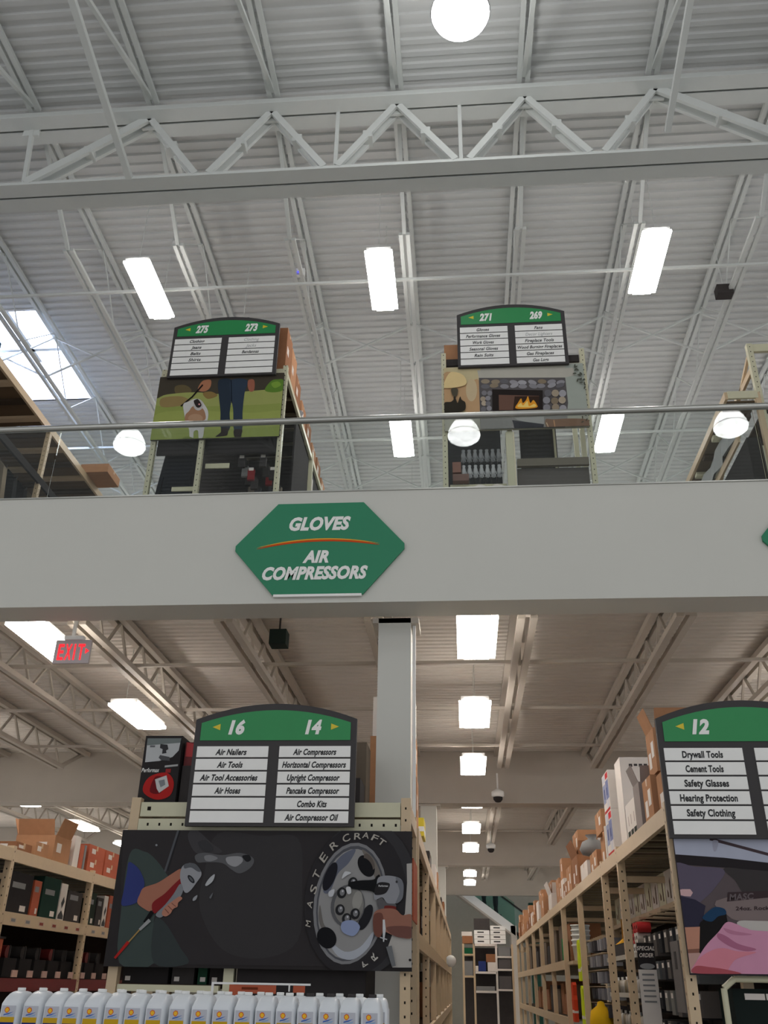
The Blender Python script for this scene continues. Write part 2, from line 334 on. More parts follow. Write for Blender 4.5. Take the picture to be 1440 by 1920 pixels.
# ================================================================ RAILING
t = thing('balcony_railing', 'steel handrail over clear glass panels on top of the white wall', 'railing', (0, F+.02, 6.07))
MB().tube((-14, F, 6.955), (12, F, 6.955), .036, 'steel_rail', 12).build('handrail', t)
xs = [.62+2.46*k for k in range(-6, 6)]
for a, c in zip(xs, xs[1:]):
    MB().box(a+.008, c-.008, F, F+.012, 6.072, 6.925, 'rail_glass').build('glass_pane', t)
MB().box(-14, 12, F-.012, F+.024, 6.071, 6.085, 'steel_rail').build('base_channel', t)
# ================================================================ SIGNS
def poly_arc(x0, x1, z_side, z_mid, n=14):
    return [(x0+(x1-x0)*i/n, z_side+(z_mid-z_side)*(1-(2*i/n-1)**2)) for i in range(n+1)]
def aisle_sign(x0, x1, z0, zs, zm, Y, nums, left, right, label, lw=1.0, faded=(), nx=None, bend=.03):
    k = (x1-x0)/1.34
    t = thing('aisle_sign', label, 'aisle sign', ((x0+x1)/2, Y, z0), 'arched aisle directory signs')
    MB().prism([(x0, z0), (x1, z0)] + poly_arc(x0, x1, zs, zm)[::-1], Y, Y+.04, 'frame_black').build('frame', t)
    H = zm-z0; zg = zm-.312*H; e = .05*k
    MB().prism([(x0+e, zg), (x1-e, zg)] + poly_arc(x0+e, x1-e, zs-.03*k, zm-.055*k)[::-1], Y-.006, Y, 'sign_green').build('header_panel', t)
    for s, (n, fx) in zip((-1, 1), nums):
        zc = zm-.20*H; a = MB(); xc = x0+(x1-x0)*fx
        letter(a, n, (xc, Y-.008, zc), .108*k, 'strip_white', w={1: .05, 2: .135, 3: .16}[len(n)]*k, shear=.22, off=.055); a.build('aisle_number', t)
        a = MB(); xa = x0+(x1-x0)*(.135 if s < 0 else .865)
        a.flat([(xa+s*.035*k, Y-.008, zc), (xa-s*.03*k, Y-.008, zc+.026*k), (xa-s*.03*k, Y-.008, zc-.026*k)], 'yellow'); a.build('arrow', t, 'yellow arrow')
    zt = zm-.362*H; h = (zt-(z0+.012*k))/6; xm = (x0+x1)/2
    for side, rows_, xa, xb in ((0, left, x0+.035*k, xm-.045*k), (1, right, xm+.045*k, x1-.045*k)):
        for i in range(6):
            zA = zt-i*h; a = MB(); a.box(xa, xb, Y-.008, Y, zA-h+.014*k, zA, 'strip_white')
            s = rows_[i] if i < len(rows_) else ''
            if s:
                fd = (side, i) in faded; n = len(s); w = min((xb-xa)*.94, (.0235 if n > 6 else .026)*k*n)
                if s == 'De': letter(a, s, (xa+.16*k, Y-.010, zA-h*.46), .05*k, 'ink', w=.055*k, shear=0, off=.03)
                else: letter(a, s, ((xa+xb)/2-(.0 if side else .01*k), Y-.010, zA-h*.45), h*.47, 'faded_ink' if fd else 'ink', w=w, shear=.3 if nx is None else nx, off=0 if fd else (.022 if k > 1.1 else .035))
            a.build('name_strip', t)
    for xx in (x0+.2*k, x1-.2*k): MB().box(xx-.03, xx+.03, Y+.04, Y+.13, z0+.08, z0+.16, 'frame_black').build('bracket', t)
    return t
aisle_sign(-2.19, -.845, 2.685, 3.53, 3.66, 7.28, (('16', .26), ('14', .735)), ['Air Nailers', 'Air Tools', 'Air Tool Accessories', 'Air Hoses'],
    ['Air Compressors', 'Horizontal Compressors', 'Upright Compressor', 'Pancake Compressor', 'Combo Kits', 'Air Compressor Oil'], 'green and black aisle sign reading 16 and 14, listing air tools')
aisle_sign(1.55, 2.91, 2.615, 3.52, 3.665, 7.28, (('12', .25), ('1', .715)), ['Drywall Tools', 'Cement Tools', 'Safety Glasses', 'Hearing Protection', 'Safety Clothing'],
    ['', '', 'De'], 'green and black aisle sign reading 12, cut by the right edge', nx=.04)
aisle_sign(-4.355, -2.67, 9.76, 10.73, 10.90, 10.9, (('275', .27), ('273', .735)), ['Clothing', 'Jeans', 'Belts', 'Shirts'],
    ['Clothing', 'Jacks', 'Bandannas'], 'green and black sign reading 275 and 273 above the dog picture', .95, faded=((1,0),(1,1)))
aisle_sign(.085, 1.72, 9.76, 10.75, 10.92, 10.9, (('271', .27), ('269', .735)), ['Gloves', 'Performance Gloves', 'Work Gloves', 'Seasonal Gloves', 'Rain Suits'],
    ['Fans', 'Decor Lighters', 'Fireplace Tools', 'Wood Burning Fireplaces', 'Gas Fireplaces', 'Gas Logs'], 'green and black sign reading 271 and 269 above the fireplace picture', .95, faded=((1,1),))
# hexagon signs on the white wall
def hexsign(dx, label, words):
    Y = F-.03; t = thing('hexagonal_sign', label, 'sign', (-1.36+dx, Y, 4.92), 'green hexagon signs on the white wall')
    P = [(-2.20, 5.46), (-2.20, 5.405), (-1.79, 4.925), (-.905, 4.925), (-.51, 5.40), (-.51, 5.455), (-.925, 5.925), (-1.80, 5.925)]
    MB().prism([(x+dx, z) for x, z in P], Y, Y+.022, 'hex_green').build('panel', t)
    MB().box(-1.78+dx, -.92+dx, Y-.004, Y+.022, 4.905, 4.93, 'strip_white').build('bottom_strip', t)
    a = MB()
    for k, (off, th, m) in enumerate(((0, .026, (214, 84, 38)), (.014, .014, (236, 170, 60)))):
        up = []; dn = []
        for i in range(25):
            u = -1+2*i/24; x = -1.37+dx+.62*u; z = 5.505+off-.075*u*u+.012*u; w = th*(1-u*u)**.6
            up.append((x, Y-.002-k*.001, z+w/2)); dn.append((x, Y-.002-k*.001, z-w/2))
        for i in range(24): a.add([up[i], up[i+1], dn[i+1], dn[i]], [(0,1,2,3)], m)
    a.build('arc_stripe', t, 'orange and yellow curved stripe')
    for w, x, z, h, ww in words:
        a = MB(); letter(a, w, (x+dx, Y-.003, z), h, 'strip_white', w=ww, shear=.28, off=.05); a.build('lettering', t)
hexsign(0, 'large green hexagonal sign reading GLOVES and AIR COMPRESSORS', (('GLOVES', -1.36, 5.695, .14, .62), ('AIR', -1.385, 5.33, .125, .26), ('COMPRESSORS', -1.385, 5.155, .13, 1.04)))
hexsign(5.11, 'edge of a second green hexagonal sign at the right border', ())
# ================================================================ PICTURE BOARDS
def smooth(pts, n=5):
    out = []; L = len(pts)
    for i in range(L):
        p0, p1, p2, p3 = pts[i-1], pts[i], pts[(i+1) % L], pts[(i+2) % L]
        for k in range(n):
            u = k/n; u2 = u*u; u3 = u2*u
            out.append(tuple(.5*((2*p1[j])+(-p0[j]+p2[j])*u+(2*p0[j]-5*p1[j]+4*p2[j]-p3[j])*u2+(-p0[j]+3*p1[j]-3*p2[j]+p3[j])*u3) for j in (0, 1)))
    return out
class Art:
    def __init__(s, Y, sx, ox, oy, clip): s.clip = clip; s.Y = Y; s.k = 1/sx; s.ox = ox; s.oy = oy; s.n = 0; s.b = MB()
    def P(s, x, y): return aty(s.ox+x*s.k, s.oy+y*s.k, s.Y-.0004*s.n)
    def poly(s, pts, c, sm=True):
        s.n += 1; pts = smooth(pts) if sm else pts
        w = [s.P(*p) for p in pts]; x0, x1, z0, z1 = s.clip
        for ax, lim, sg in ((0, x0, 1), (0, x1, -1), (2, z0, 1), (2, z1, -1)):
            o = []
            for i in range(len(w)):
                a, b = w[i-1], w[i]; da = (a[ax]-lim)*sg; db = (b[ax]-lim)*sg
                if (da >= 0) != (db >= 0): o.append(a.lerp(b, da/(da-db)))
                if db >= 0: o.append(b)
            w = o
        if len(w) > 2: s.b.flat(w, c)
        return s
    def ell(s, cx, cy, rx, ry, c, rot=0., n=28):
        a = math.radians(rot)
        return s.poly([(cx+rx*math.cos(t)*math.cos(a)-ry*math.sin(t)*math.sin(a), cy+rx*math.cos(t)*math.sin(a)+ry*math.sin(t)*math.cos(a)) for t in [2*math.pi*i/n for i in range(n)]], c, False)
    def line(s, x0, y0, x1, y1, w, c, w1=None):
        w1 = w if w1 is None else w1
        d = math.hypot(x1-x0, y1-y0); nx, ny = -(y1-y0)/d, (x1-x0)/d
        return s.poly([(x0+nx*w/2, y0+ny*w/2), (x1+nx*w1/2, y1+ny*w1/2), (x1-nx*w1/2, y1-ny*w1/2), (x0-nx*w/2, y0-ny*w/2)], c, False)
    def text(s, txt, x, y, h, c, rot=0., w=None, shear=.1, off=.03):
        s.n += 1; o = s.P(x, y); X = (s.P(x+10, y)-s.P(x-10, y)); kx = X.length/20; U = (s.P(x, y-10)-s.P(x, y+10)); ku = U.length/20
        X.normalize(); U.normalize(); a = math.radians(rot)
        letter(s.b, txt, o, h*ku, c, w=w*kx if w else None, shear=shear, off=off, X=X*math.cos(a)+U*math.sin(a), U=U*math.cos(a)-X*math.sin(a))
# --- air tool picture
BY = 7.33
t = thing('picture_board', 'wide dark picture board of air tools and a chrome truck wheel', 'picture board', (-1.55, BY, 1.69))
MB().box(-2.70, -.395, BY, BY+.03, 1.69, 2.66, 'black').build('board', t)
for xx in (-2.6, -1.76, -.45): MB().box(xx-.02, xx+.02, BY+.03, BY+.055, 2.2, 2.3, 'black').build('bracket', t)
A = Art(BY-.002, 2.4, 200, 1530, (-2.70, -.395, 1.69, 2.66))
A.poly([(75,62),(1372,62),(1376,682),(50,664)], (54,51,52), False)
A.poly([(500,80),(700,90),(860,100),(880,300),(860,560),(700,640),(520,600),(420,420),(440,250)], (60,58,59))
A.poly([(104,170),(170,160),(215,190),(262,250),(300,330),(240,420),(212,470),(212,662),(58,662),(66,420)], (66,76,73))
A.poly([(215,470),(262,480),(330,590),(365,664),(212,662)], (58,64,64))
A.poly([(365,90),(400,60),(470,120),(520,160),(470,170),(400,165)], (68,66,68))
A.line(322,64,262,250,9,(84,86,90)); A.line(330,64,275,245,3,(40,40,44))
A.ell(224,131,5,5,(140,142,146))
A.poly([(398,178),(440,165),(520,176),(600,166),(660,190),(650,230),(600,258),(560,240),(520,212),(450,208),(408,208)], (92,92,94))
A.poly([(440,180),(470,176),(500,190),(470,204),(445,200)], (128,128,130)); A.poly([(540,186),(600,182),(612,204),(580,228),(545,214)], (150,150,152)); A.poly([(610,180),(640,176),(650,196),(630,206)], (36,36,38))
A.poly([(410,120),(450,110),(480,150),(440,160)], (60,60,62))
A.poly([(100,208),(128,222),(152,250),(170,300),(160,345),(140,385),(100,402),(66,398),(78,330),(92,250)], (54,62,116))
A.poly([(168,322),(230,300),(290,262),(330,238),(342,250),(330,300),(280,350),(225,398),(198,428),(170,418),(138,390),(150,350)], (164,110,90))
A.poly([(206,392),(260,350),(300,310),(336,280),(338,310),(290,372),(240,420),(212,438)], (128,38,40))
A.poly([(340,228),(368,212),(396,216),(420,240),(426,266),(404,300),(378,334),(356,346),(340,322),(330,270)], (150,151,155))
A.poly([(352,216),(396,214),(424,246),(410,250),(380,232),(350,236)], (92,94,98)); A.ell(380,284,10,22,(40,40,44),-38); A.ell(380,284,5,14,(90,92,96),-38)
A.poly([(222,440),(262,400),(300,352),(330,306),(344,330),(330,366),(290,410),(252,452),(232,456)], (128,130,134))
A.poly([(300,380),(328,362),(340,372),(322,390),(318,408),(300,418),(286,440),(264,452),(248,440),(262,410)], (176,122,102)); A.line(292,392,312,408,3,(110,70,60)); A.line(276,404,296,424,3,(110,70,60)); A.line(262,418,280,438,3,(110,70,60))
A.line(205,430,172,480,18,(22,22,24)); A.line(194,468,148,512,16,(150,152,152),12); A.line(148,512,96,570,6,(160,130,80)); A.line(98,566,36,640,14,(168,40,36),10)
A.poly([(486,262),(478,292),(452,314),(444,308),(462,280)], (176,178,180)); A.poly([(408,356),(402,376),(388,382),(390,368)], (150,152,156)); A.poly([(478,345),(470,370),(462,366)], (100,102,106))
# wheel
A.ell(1150,376,248,352,(58,57,59),6); A.ell(1120,385,230,338,(49,47,49),6)
A.poly([(1350,215),(1374,212),(1377,682),(1286,682),(1282,640),(1262,600),(1290,520),(1342,440),(1352,300)], (176,172,166), False)
A.ell(1096,394,164,276,(128,128,130),8); A.ell(1097,394,152,262,(84,85,90),8); A.ell(1096,396,143,250,(146,145,144),8)
A.poly([(975,330),(1010,240),(1060,175),(1120,150),(1090,210),(1040,260),(1010,330),(990,350)], (100,104,118)); A.poly([(1000,560),(1070,610),(1140,590),(1200,520),(1180,590),(1110,645),(1040,630)], (172,176,184))
A.poly([(1150,150),(1200,190),(1235,270),(1230,330),(1200,260),(1165,190)], (116,110,104)); A.poly([(960,400),(975,480),(1000,520),(985,540),(955,470)], (110,106,102))
A.ell(1168,225,34,52,(28,28,31),-28); A.ell(1182,205,18,40,(96,88,82),-28); A.ell(1168,228,26,42,(28,28,31),-28)
A.ell(1005,272,24,68,(34,34,40),22); A.ell(990,548,42,50,(26,26,29),-30); A.ell(1165,456,24,62,(38,38,42),24)
A.ell(1085,404,76,96,(92,92,94),10); A.ell(1090,404,66,86,(126,124,120),10); A.ell(1128,380,22,44,(150,148,142),10)
for (x, y) in ((1058,346), (1050,422), (1080,462), (1108,300), (1118,440)):
    A.ell(x, y, 21, 25, (40,40,42), 10); A.ell(x+2, y-2, 11, 15, (120,120,122), 10); A.ell(x+4, y-8, 4, 5, (190,190,194), 10)
A.poly([(1060,478),(1110,470),(1140,500),(1110,540),(1060,520)], (140,152,184)); A.poly([(1000,340),(1025,330),(1018,360),(1000,362)], (190,192,196)); A.poly([(1072,250),(1100,256),(1080,268),(1058,282)], (196,198,200))
A.poly([(1090,300),(1140,290),(1200,286),(1215,270),(1230,272),(1225,372),(1205,366),(1195,340),(1120,330),(1092,322)], (26,26,28)); A.poly([(1078,322),(1096,320),(1100,346),(1084,350)], (206,206,208))
A.poly([(1222,278),(1262,268),(1310,276),(1332,296),(1336,340),(1326,378),(1290,396),(1262,392),(1240,366),(1208,378),(1202,350),(1214,320)], (142,143,148))
A.poly([(1300,276),(1332,296),(1336,340),(1326,378),(1300,392),(1318,340)], (112,114,120)); A.poly([(1220,302),(1270,302),(1270,324),(1250,350),(1205,352)], (44,42,44)); A.text('Performax', 1245, 314, 9, (190,190,190), w=44); A.ell(1305,296,5,6,(60,60,62))
A.poly([(1216,382),(1240,372),(1262,392),(1300,396),(1296,414),(1250,424),(1226,420)], (92,90,92)); A.poly([(1252,404),(1296,406),(1300,420),(1256,424)], (110,44,40))
A.poly([(1208,430),(1250,416),(1300,420),(1330,446),(1374,448),(1375,546),(1300,540),(1250,520),(1212,520),(1200,470)], (150,104,88)); A.poly([(1208,440),(1240,440),(1246,500),(1230,545),(1204,530),(1198,470)], (112,72,62)); A.poly([(1260,500),(1374,500),(1375,546),(1300,542)], (112,76,68))
A.line(1247,466,1249,512,9,(205,205,205),14); A.line(1249,512,1246,566,14,(196,198,200),5); A.line(1230,546,1262,556,5,(180,180,182))
A.line(1270,586,1292,676,26,(110,112,114),18); A.ell(1365,648,6,6,(30,28,28))
for ch, x, y, r, h in (('M',906,484,83,20),('A',913,398,78,22),('S',930,330,72,26),('T',945,262,64,26),('E',975,186,56,28),('R',1020,133,42,26),('C',1078,98,24,26),('R',1128,90,4,24),('A',1165,86,-6,22),('F',1208,98,-20,24),('T',1240,118,-32,24)):
    A.text(ch, x, y, h*1.25, (176,170,160), rot=r, w=h*1.35, off=.01)
for ch, x, y, r, h in (('R',1202,636,140,26),('A',1160,672,160,24)): A.text(ch, x, y, h, (190,186,178), rot=r, w=h*1.3, off=.01)
A.b.build('printed_picture', t)
# --- pink cloth picture
t = thing('picture_board', 'picture board of pink folded material under the aisle 12 sign', 'picture board', (2.6, BY, 1.69))
MB().box(1.585, 3.85, BY, BY+.03, 1.70, 2.63, (60,56,60)).build('board', t)
for xx in (1.6, 3.8): MB().box(xx-.012, xx+.02, BY+.03, BY+.055, 2.2, 2.3, 'black').build('bracket', t)
A = Art(BY-.002, 5.05, 1220, 1540, (1.585, 3.85, 1.70, 2.63))
def clipx(p): return p
A.poly([(178,160),(2300,190),(2300,1460),(380,1440)], (94,84,86), False)
A.poly([(185,150),(2300,170),(2300,440),(1112,392),(700,345),(205,310)], (176,180,196), False)
A.line(560,165,1400,390,28,(74,62,66)); A.poly([(590,180),(640,190),(625,270),(600,285),(585,230)], (160,160,176))
A.poly([(204,312),(700,345),(1112,392),(2300,430),(2300,520),(1112,470),(700,438),(215,404)], (44,40,42), False)
A.poly([(220,410),(420,430),(700,460),(600,640),(500,740),(420,800),(300,850),(250,760)], (96,88,104)); A.poly([(252,700),(420,740),(520,800),(500,900),(470,1000),(285,1000)], (52,50,66), False)
A.poly([(700,440),(1112,470),(2300,500),(2300,800),(1100,760),(900,700),(800,560)], (64,60,60)); A.poly([(720,720),(2300,640),(2300,1060),(1112,1040),(900,960),(740,900)], (128,114,112))
A.poly([(246,655),(300,642),(375,642),(400,676),(378,712),(320,708),(252,690)], (206,170,170), False)
A.poly([(730,672),(2300,610),(2300,690),(1112,722),(722,760)], (64,52,54), False); A.text('MASC', 860, 712, 60, (104,94,96), w=230, rot=3)
A.text('24oz. Rock', 965, 822, 36, (66,54,56), w=320, rot=1, shear=0)
A.poly([(460,1000),(500,930),(600,830),(700,850),(720,910),(720,970),(640,1060),(560,1180),(460,1290)], (32,30,30))
A.poly([(490,915),(560,840),(620,810),(700,830),(712,880),(640,900),(575,950)], (36,66,96))
A.poly([(285,1005),(466,998),(462,1210),(310,1225)], (186,134,112), False); A.poly([(305,1215),(462,1205),(460,1250),(312,1250)], (130,90,76), False); A.poly([(312,1250),(465,1245),(500,1300),(470,1440),(330,1435)], (186,150,140), False)
A.poly([(820,975),(860,940),(1112,944),(2300,960),(2300,1080),(1112,1060),(900,1010)], (190,184,178))
A.poly([(400,1430),(430,1330),(520,1180),(640,1050),(720,955),(820,975),(900,1010),(1112,1040),(2300,1060),(2300,1460),(1112,1448),(700,1440)], (206,146,172))
A.poly([(640,1060),(720,1090),(830,1160),(1000,1210),(900,1230),(760,1190),(640,1110)], (172,106,134)); A.poly([(690,1010),(800,1040),(960,1070),(860,1080),(740,1060)], (186,124,150))
A.poly([(402,1430),(450,1310),(560,1230),(680,1200),(820,1230),(1000,1240),(820,1300),(760,1360),(700,1440),(560,1420)], (214,134,148)); A.poly([(402,1435),(430,1370),(560,1380),(700,1400),(860,1440),(700,1445)], (170,84,92))
A.ell(348,1363,16,18,(56,30,28))
# keep the picture inside the board
A.b.build('printed_picture', t)
# --- dog picture
UY = 10.96
t = thing('picture_board', 'picture board of a white and brown dog walked over grass', 'picture board', (-3.5, UY, 8.67))
MB().box(-4.48, -2.55, UY, UY+.03, 8.68, 9.82, 'charcoal').build('board', t)
A = Art(UY-.002, 3.273, 200, 560, (-4.48, -2.55, 8.68, 9.82))
A.poly([(240,440),(1185,405),(1175,900),(240,920)], (146,158,84), False); A.poly([(240,440),(1185,405),(1182,570),(900,580),(700,600),(520,590),(240,618)], (72,66,56), False)
A.poly([(420,540),(480,530),(520,560),(500,590),(430,590)], (104,92,64)); A.poly([(335,600),(440,580),(560,575),(700,585),(900,565),(1080,560),(1080,640),(330,660)], (158,164,96)); A.poly([(340,610),(460,600),(520,640),(400,664),(332,660)], (150,130,84))
A.poly([(590,580),(640,570),(680,595),(620,615)], (140,116,70)); A.poly([(970,560),(1010,505),(1050,495),(1084,500),(1082,560),(1020,575)], (96,132,52)); A.poly([(1010,520),(1050,508),(1070,530),(1030,548)], (126,160,64))
A.poly([(330,700),(600,690),(900,700),(1078,690),(1076,780),(300,800)], (156,166,90))
A.poly([(560,560),(575,520),(600,500),(640,500),(635,545),(600,570)], (176,120,90)); A.poly([(870,500),(905,500),(905,560),(880,570),(866,540)], (160,100,80))
A.poly([(688,500),(768,500),(768,600),(755,700),(756,795),(702,798),(698,690),(688,590)], (46,56,68)); A.poly([(764,500),(862,500),(846,580),(834,690),(830,805),(782,806),(776,680),(762,600)], (52,64,80)); A.line(764,500,768,640,5,(24,28,36))
A.poly([(668,846),(700,820),(704,795),(752,795),(745,815),(738,838),(700,845)], (44,36,34)); A.poly([(786,850),(782,805),(830,803),(828,830),(822,848)], (44,36,34))
A.line(590,528,520,608,9,(36,30,28)); A.line(522,604,455,660,8,(30,26,26))
A.poly([(470,650),(500,632),(540,615),(575,620),(600,650),(622,690),(620,740),(600,790),(590,850),(565,856),(560,810),(535,815),(530,858),(510,858),(505,800),(485,770),(478,720)], (206,204,200))
A.poly([(505,690),(530,660),(575,665),(600,690),(606,740),(560,752),(500,748),(480,745),(484,712)], (168,128,98)); A.ell(562,652,30,34,(188,184,180)); A.poly([(534,630),(548,618),(562,618),(582,650),(570,668),(550,664)], (50,44,44)); A.ell(568,648,6,5,(214,150,150)); A.ell(545,735,45,28,(182,146,116))
A.poly([(470,860),(500,846),(560,862),(620,850),(640,862)], (120,134,66))
A.b.build('printed_picture', t)
# --- fireplace picture
t = thing('picture_board', 'picture board of a cobblestone fireplace with flames and a lamp', 'picture board', (.9, UY, 8.67))
MB().box(-.13, 1.925, UY, UY+.03, 8.68, 9.80, (150,146,128)).build('board', t)
A = Art(UY-.002, 3.273, 800, 560, (-.13, 1.925, 8.68, 9.80))
A.poly([(60,420),(1105,370),(1103,895),(60,912)], (176,174,160), False); A.poly([(60,420),(330,420),(330,700),(60,700)], (204,190,150), False); A.poly([(850,395),(1055,390),(1060,700),(855,700)], (166,172,162), False)
A.poly([(106,460),(200,470),(250,520),(320,500),(325,690),(230,690),(106,640)], (196,160,120)); A.ell(275,560,34,70,(206,186,150))
A.poly([(310,440),(900,424),(905,470),(840,486),(320,486)], (186,182,170), False)
A.poly([(320,486),(850,484),(868,640),(850,790),(330,800)], (96,92,92), False)
random.seed(3)
for (x0, x1, y0, y1, nx, ny) in ((330, 850, 498, 548, 9, 2), (330, 400, 565, 690, 2, 4), (715, 860, 560, 780, 3, 5), (330, 400, 700, 760, 2, 2)):
    for i in range(nx):
        for j in range(ny):
            g = random.randint(104, 168); x = x0+(x1-x0)*(i+.5)/nx+random.uniform(-6,6); y = y0+(y1-y0)*(j+.5)/ny+random.uniform(-4,4)
            A.ell(x, y, (x1-x0)/nx*.47, max(14, (y1-y0)/ny*.5), (g, g-2, g+2) if random.random() < .8 else (g+20, g+6, g-14), random.uniform(-20, 20), 14)
A.poly([(402,556),(712,562),(712,690),(404,690)], (44,38,36), False); A.poly([(442,590),(690,596),(690,684),(444,684)], (112,84,72), False); A.poly([(540,600),(690,598),(690,684),(530,684)], (60,44,36), False)
A.poly([(545,672),(560,640),(580,612),(590,640),(610,622),(622,598),(636,640),(655,622),(676,650),(674,668),(600,676)], (236,160,50)); A.poly([(560,664),(578,640),(592,655),(618,628),(628,660),(660,645),(664,664)], (255,214,120))
A.poly([(330,690),(540,690),(720,700),(860,690),(870,790),(330,806)], (140,138,134), False); A.poly([(520,720),(720,716),(720,780),(560,745)], (170,168,164), False); A.poly([(525,745),(720,770),(716,800),(540,800)], (54,54,60), False)
A.poly([(150,450),(225,470),(236,530),(110,548),(112,505)], (232,206,150)); A.poly([(150,555),(172,548),(192,556),(188,590),(172,600),(158,590)], (86,80,66)); A.line(172,600,172,640,14,(60,54,46))
A.poly([(108,640),(150,632),(176,612),(190,640),(205,600),(215,620),(238,640),(225,690),(106,700)], (56,52,44))
A.poly([(730,740),(780,740),(900,735),(1000,745),(1002,795),(780,800),(736,790)], (134,104,84)); A.line(780,745,790,800,6,(200,150,110)); A.line(735,760,750,795,6,(210,180,150))
for i in range(16):
    a = random.uniform(0, 6.28); x = random.uniform(905, 985); y = 425+(x-905)*1.2+random.uniform(-20, 50); A.ell(x, y, 12, 5, (86, 88, 78), math.degrees(a), 10)
for i in range(5): A.ell(970+random.uniform(-15, 15), 700+i*14, 10, 4, (86, 80, 66), 40*i, 10)
A.b.build('printed_picture', t)
# ================================================================ RACKS
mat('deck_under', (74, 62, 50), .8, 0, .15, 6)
def holes(b, x, y, z0, z1, face, step=.09, r=.006):
    """punched holes down a post face: face 'y' looks toward the door side, 'x' toward +x, '-x' toward -x"""
    z = z0
    while z < z1:
        e = .0015
        if face == 'y': b.flat([(x-r, y-e, z-r*1.5), (x+r, y-e, z-r*1.5), (x+r, y-e, z+r*1.5), (x-r, y-e, z+r*1.5)], 'hole')
        elif face == 'x': b.flat([(x+e, y-r, z-r*1.5), (x+e, y+r, z-r*1.5), (x+e, y+r, z+r*1.5), (x+e, y-r, z+r*1.5)], 'hole')
        else: b.flat([(x-e, y-r, z-r*1.5), (x-e, y+r, z-r*1.5), (x-e, y+r, z+r*1.5), (x-e, y-r, z+r*1.5)], 'hole')
        z += step
def post(t, x, y, z0, z1, m='tan', w=.075, hol=True, face='x', label=None):
    b = MB(); b.box(x-w/2, x+w/2, y-w/2, y+w/2, z0, z1, m)
    if hol:
        holes(b, x, y-w/2, z0+.05, z1, 'y'); holes(b, x+(w/2 if face == 'x' else -w/2), y, z0+.05, z1, face)
    b.build('post', t)
def rack_bay(label, xf, xb, y0, y1, levels, zb=0., ztop=2.9, m='tan', last=False, grp='storage racks', bh=.13, hol=True, deck=True, name='storage_rack'):
    s = 1 if xf > xb else -1             # aisle side
    t = thing(name, label, 'rack', ((xf+xb)/2, (y0+y1)/2, zb), grp)
    for y in ((y0, y1) if last else (y0,)):
        post(t, xf-s*.0375, y, zb, ztop, m, hol=hol, face='x' if s > 0 else '-x'); post(t, xb+s*.0375, y, zb, ztop, m, hol=False)
        MB().box(min(xf, xb)+.08, max(xf, xb)-.08, y-.02, y+.02, zb+.3, zb+.36, m).build('end_brace', t)
        MB().box(min(xf, xb)+.08, max(xf, xb)-.08, y-.02, y+.02, ztop-.34, ztop-.28, m).build('end_brace', t)
    for z in levels:
        for x in (xf-s*.02, xb+s*.02): MB().box(x-.02, x+.02, y0+.04, y1-.04, z-bh, z, m).build('beam', t)
        if deck:
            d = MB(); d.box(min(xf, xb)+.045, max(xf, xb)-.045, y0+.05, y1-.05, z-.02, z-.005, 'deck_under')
            n = 6
            for i in range(n):
                y = y0+.2+(y1-y0-.4)*i/(n-1); d.box(min(xf, xb)+.045, max(xf, xb)-.045, y-.035, y+.035, z-.05, z-.02, 'wire')
            d.build('shelf_deck', t)
    return t
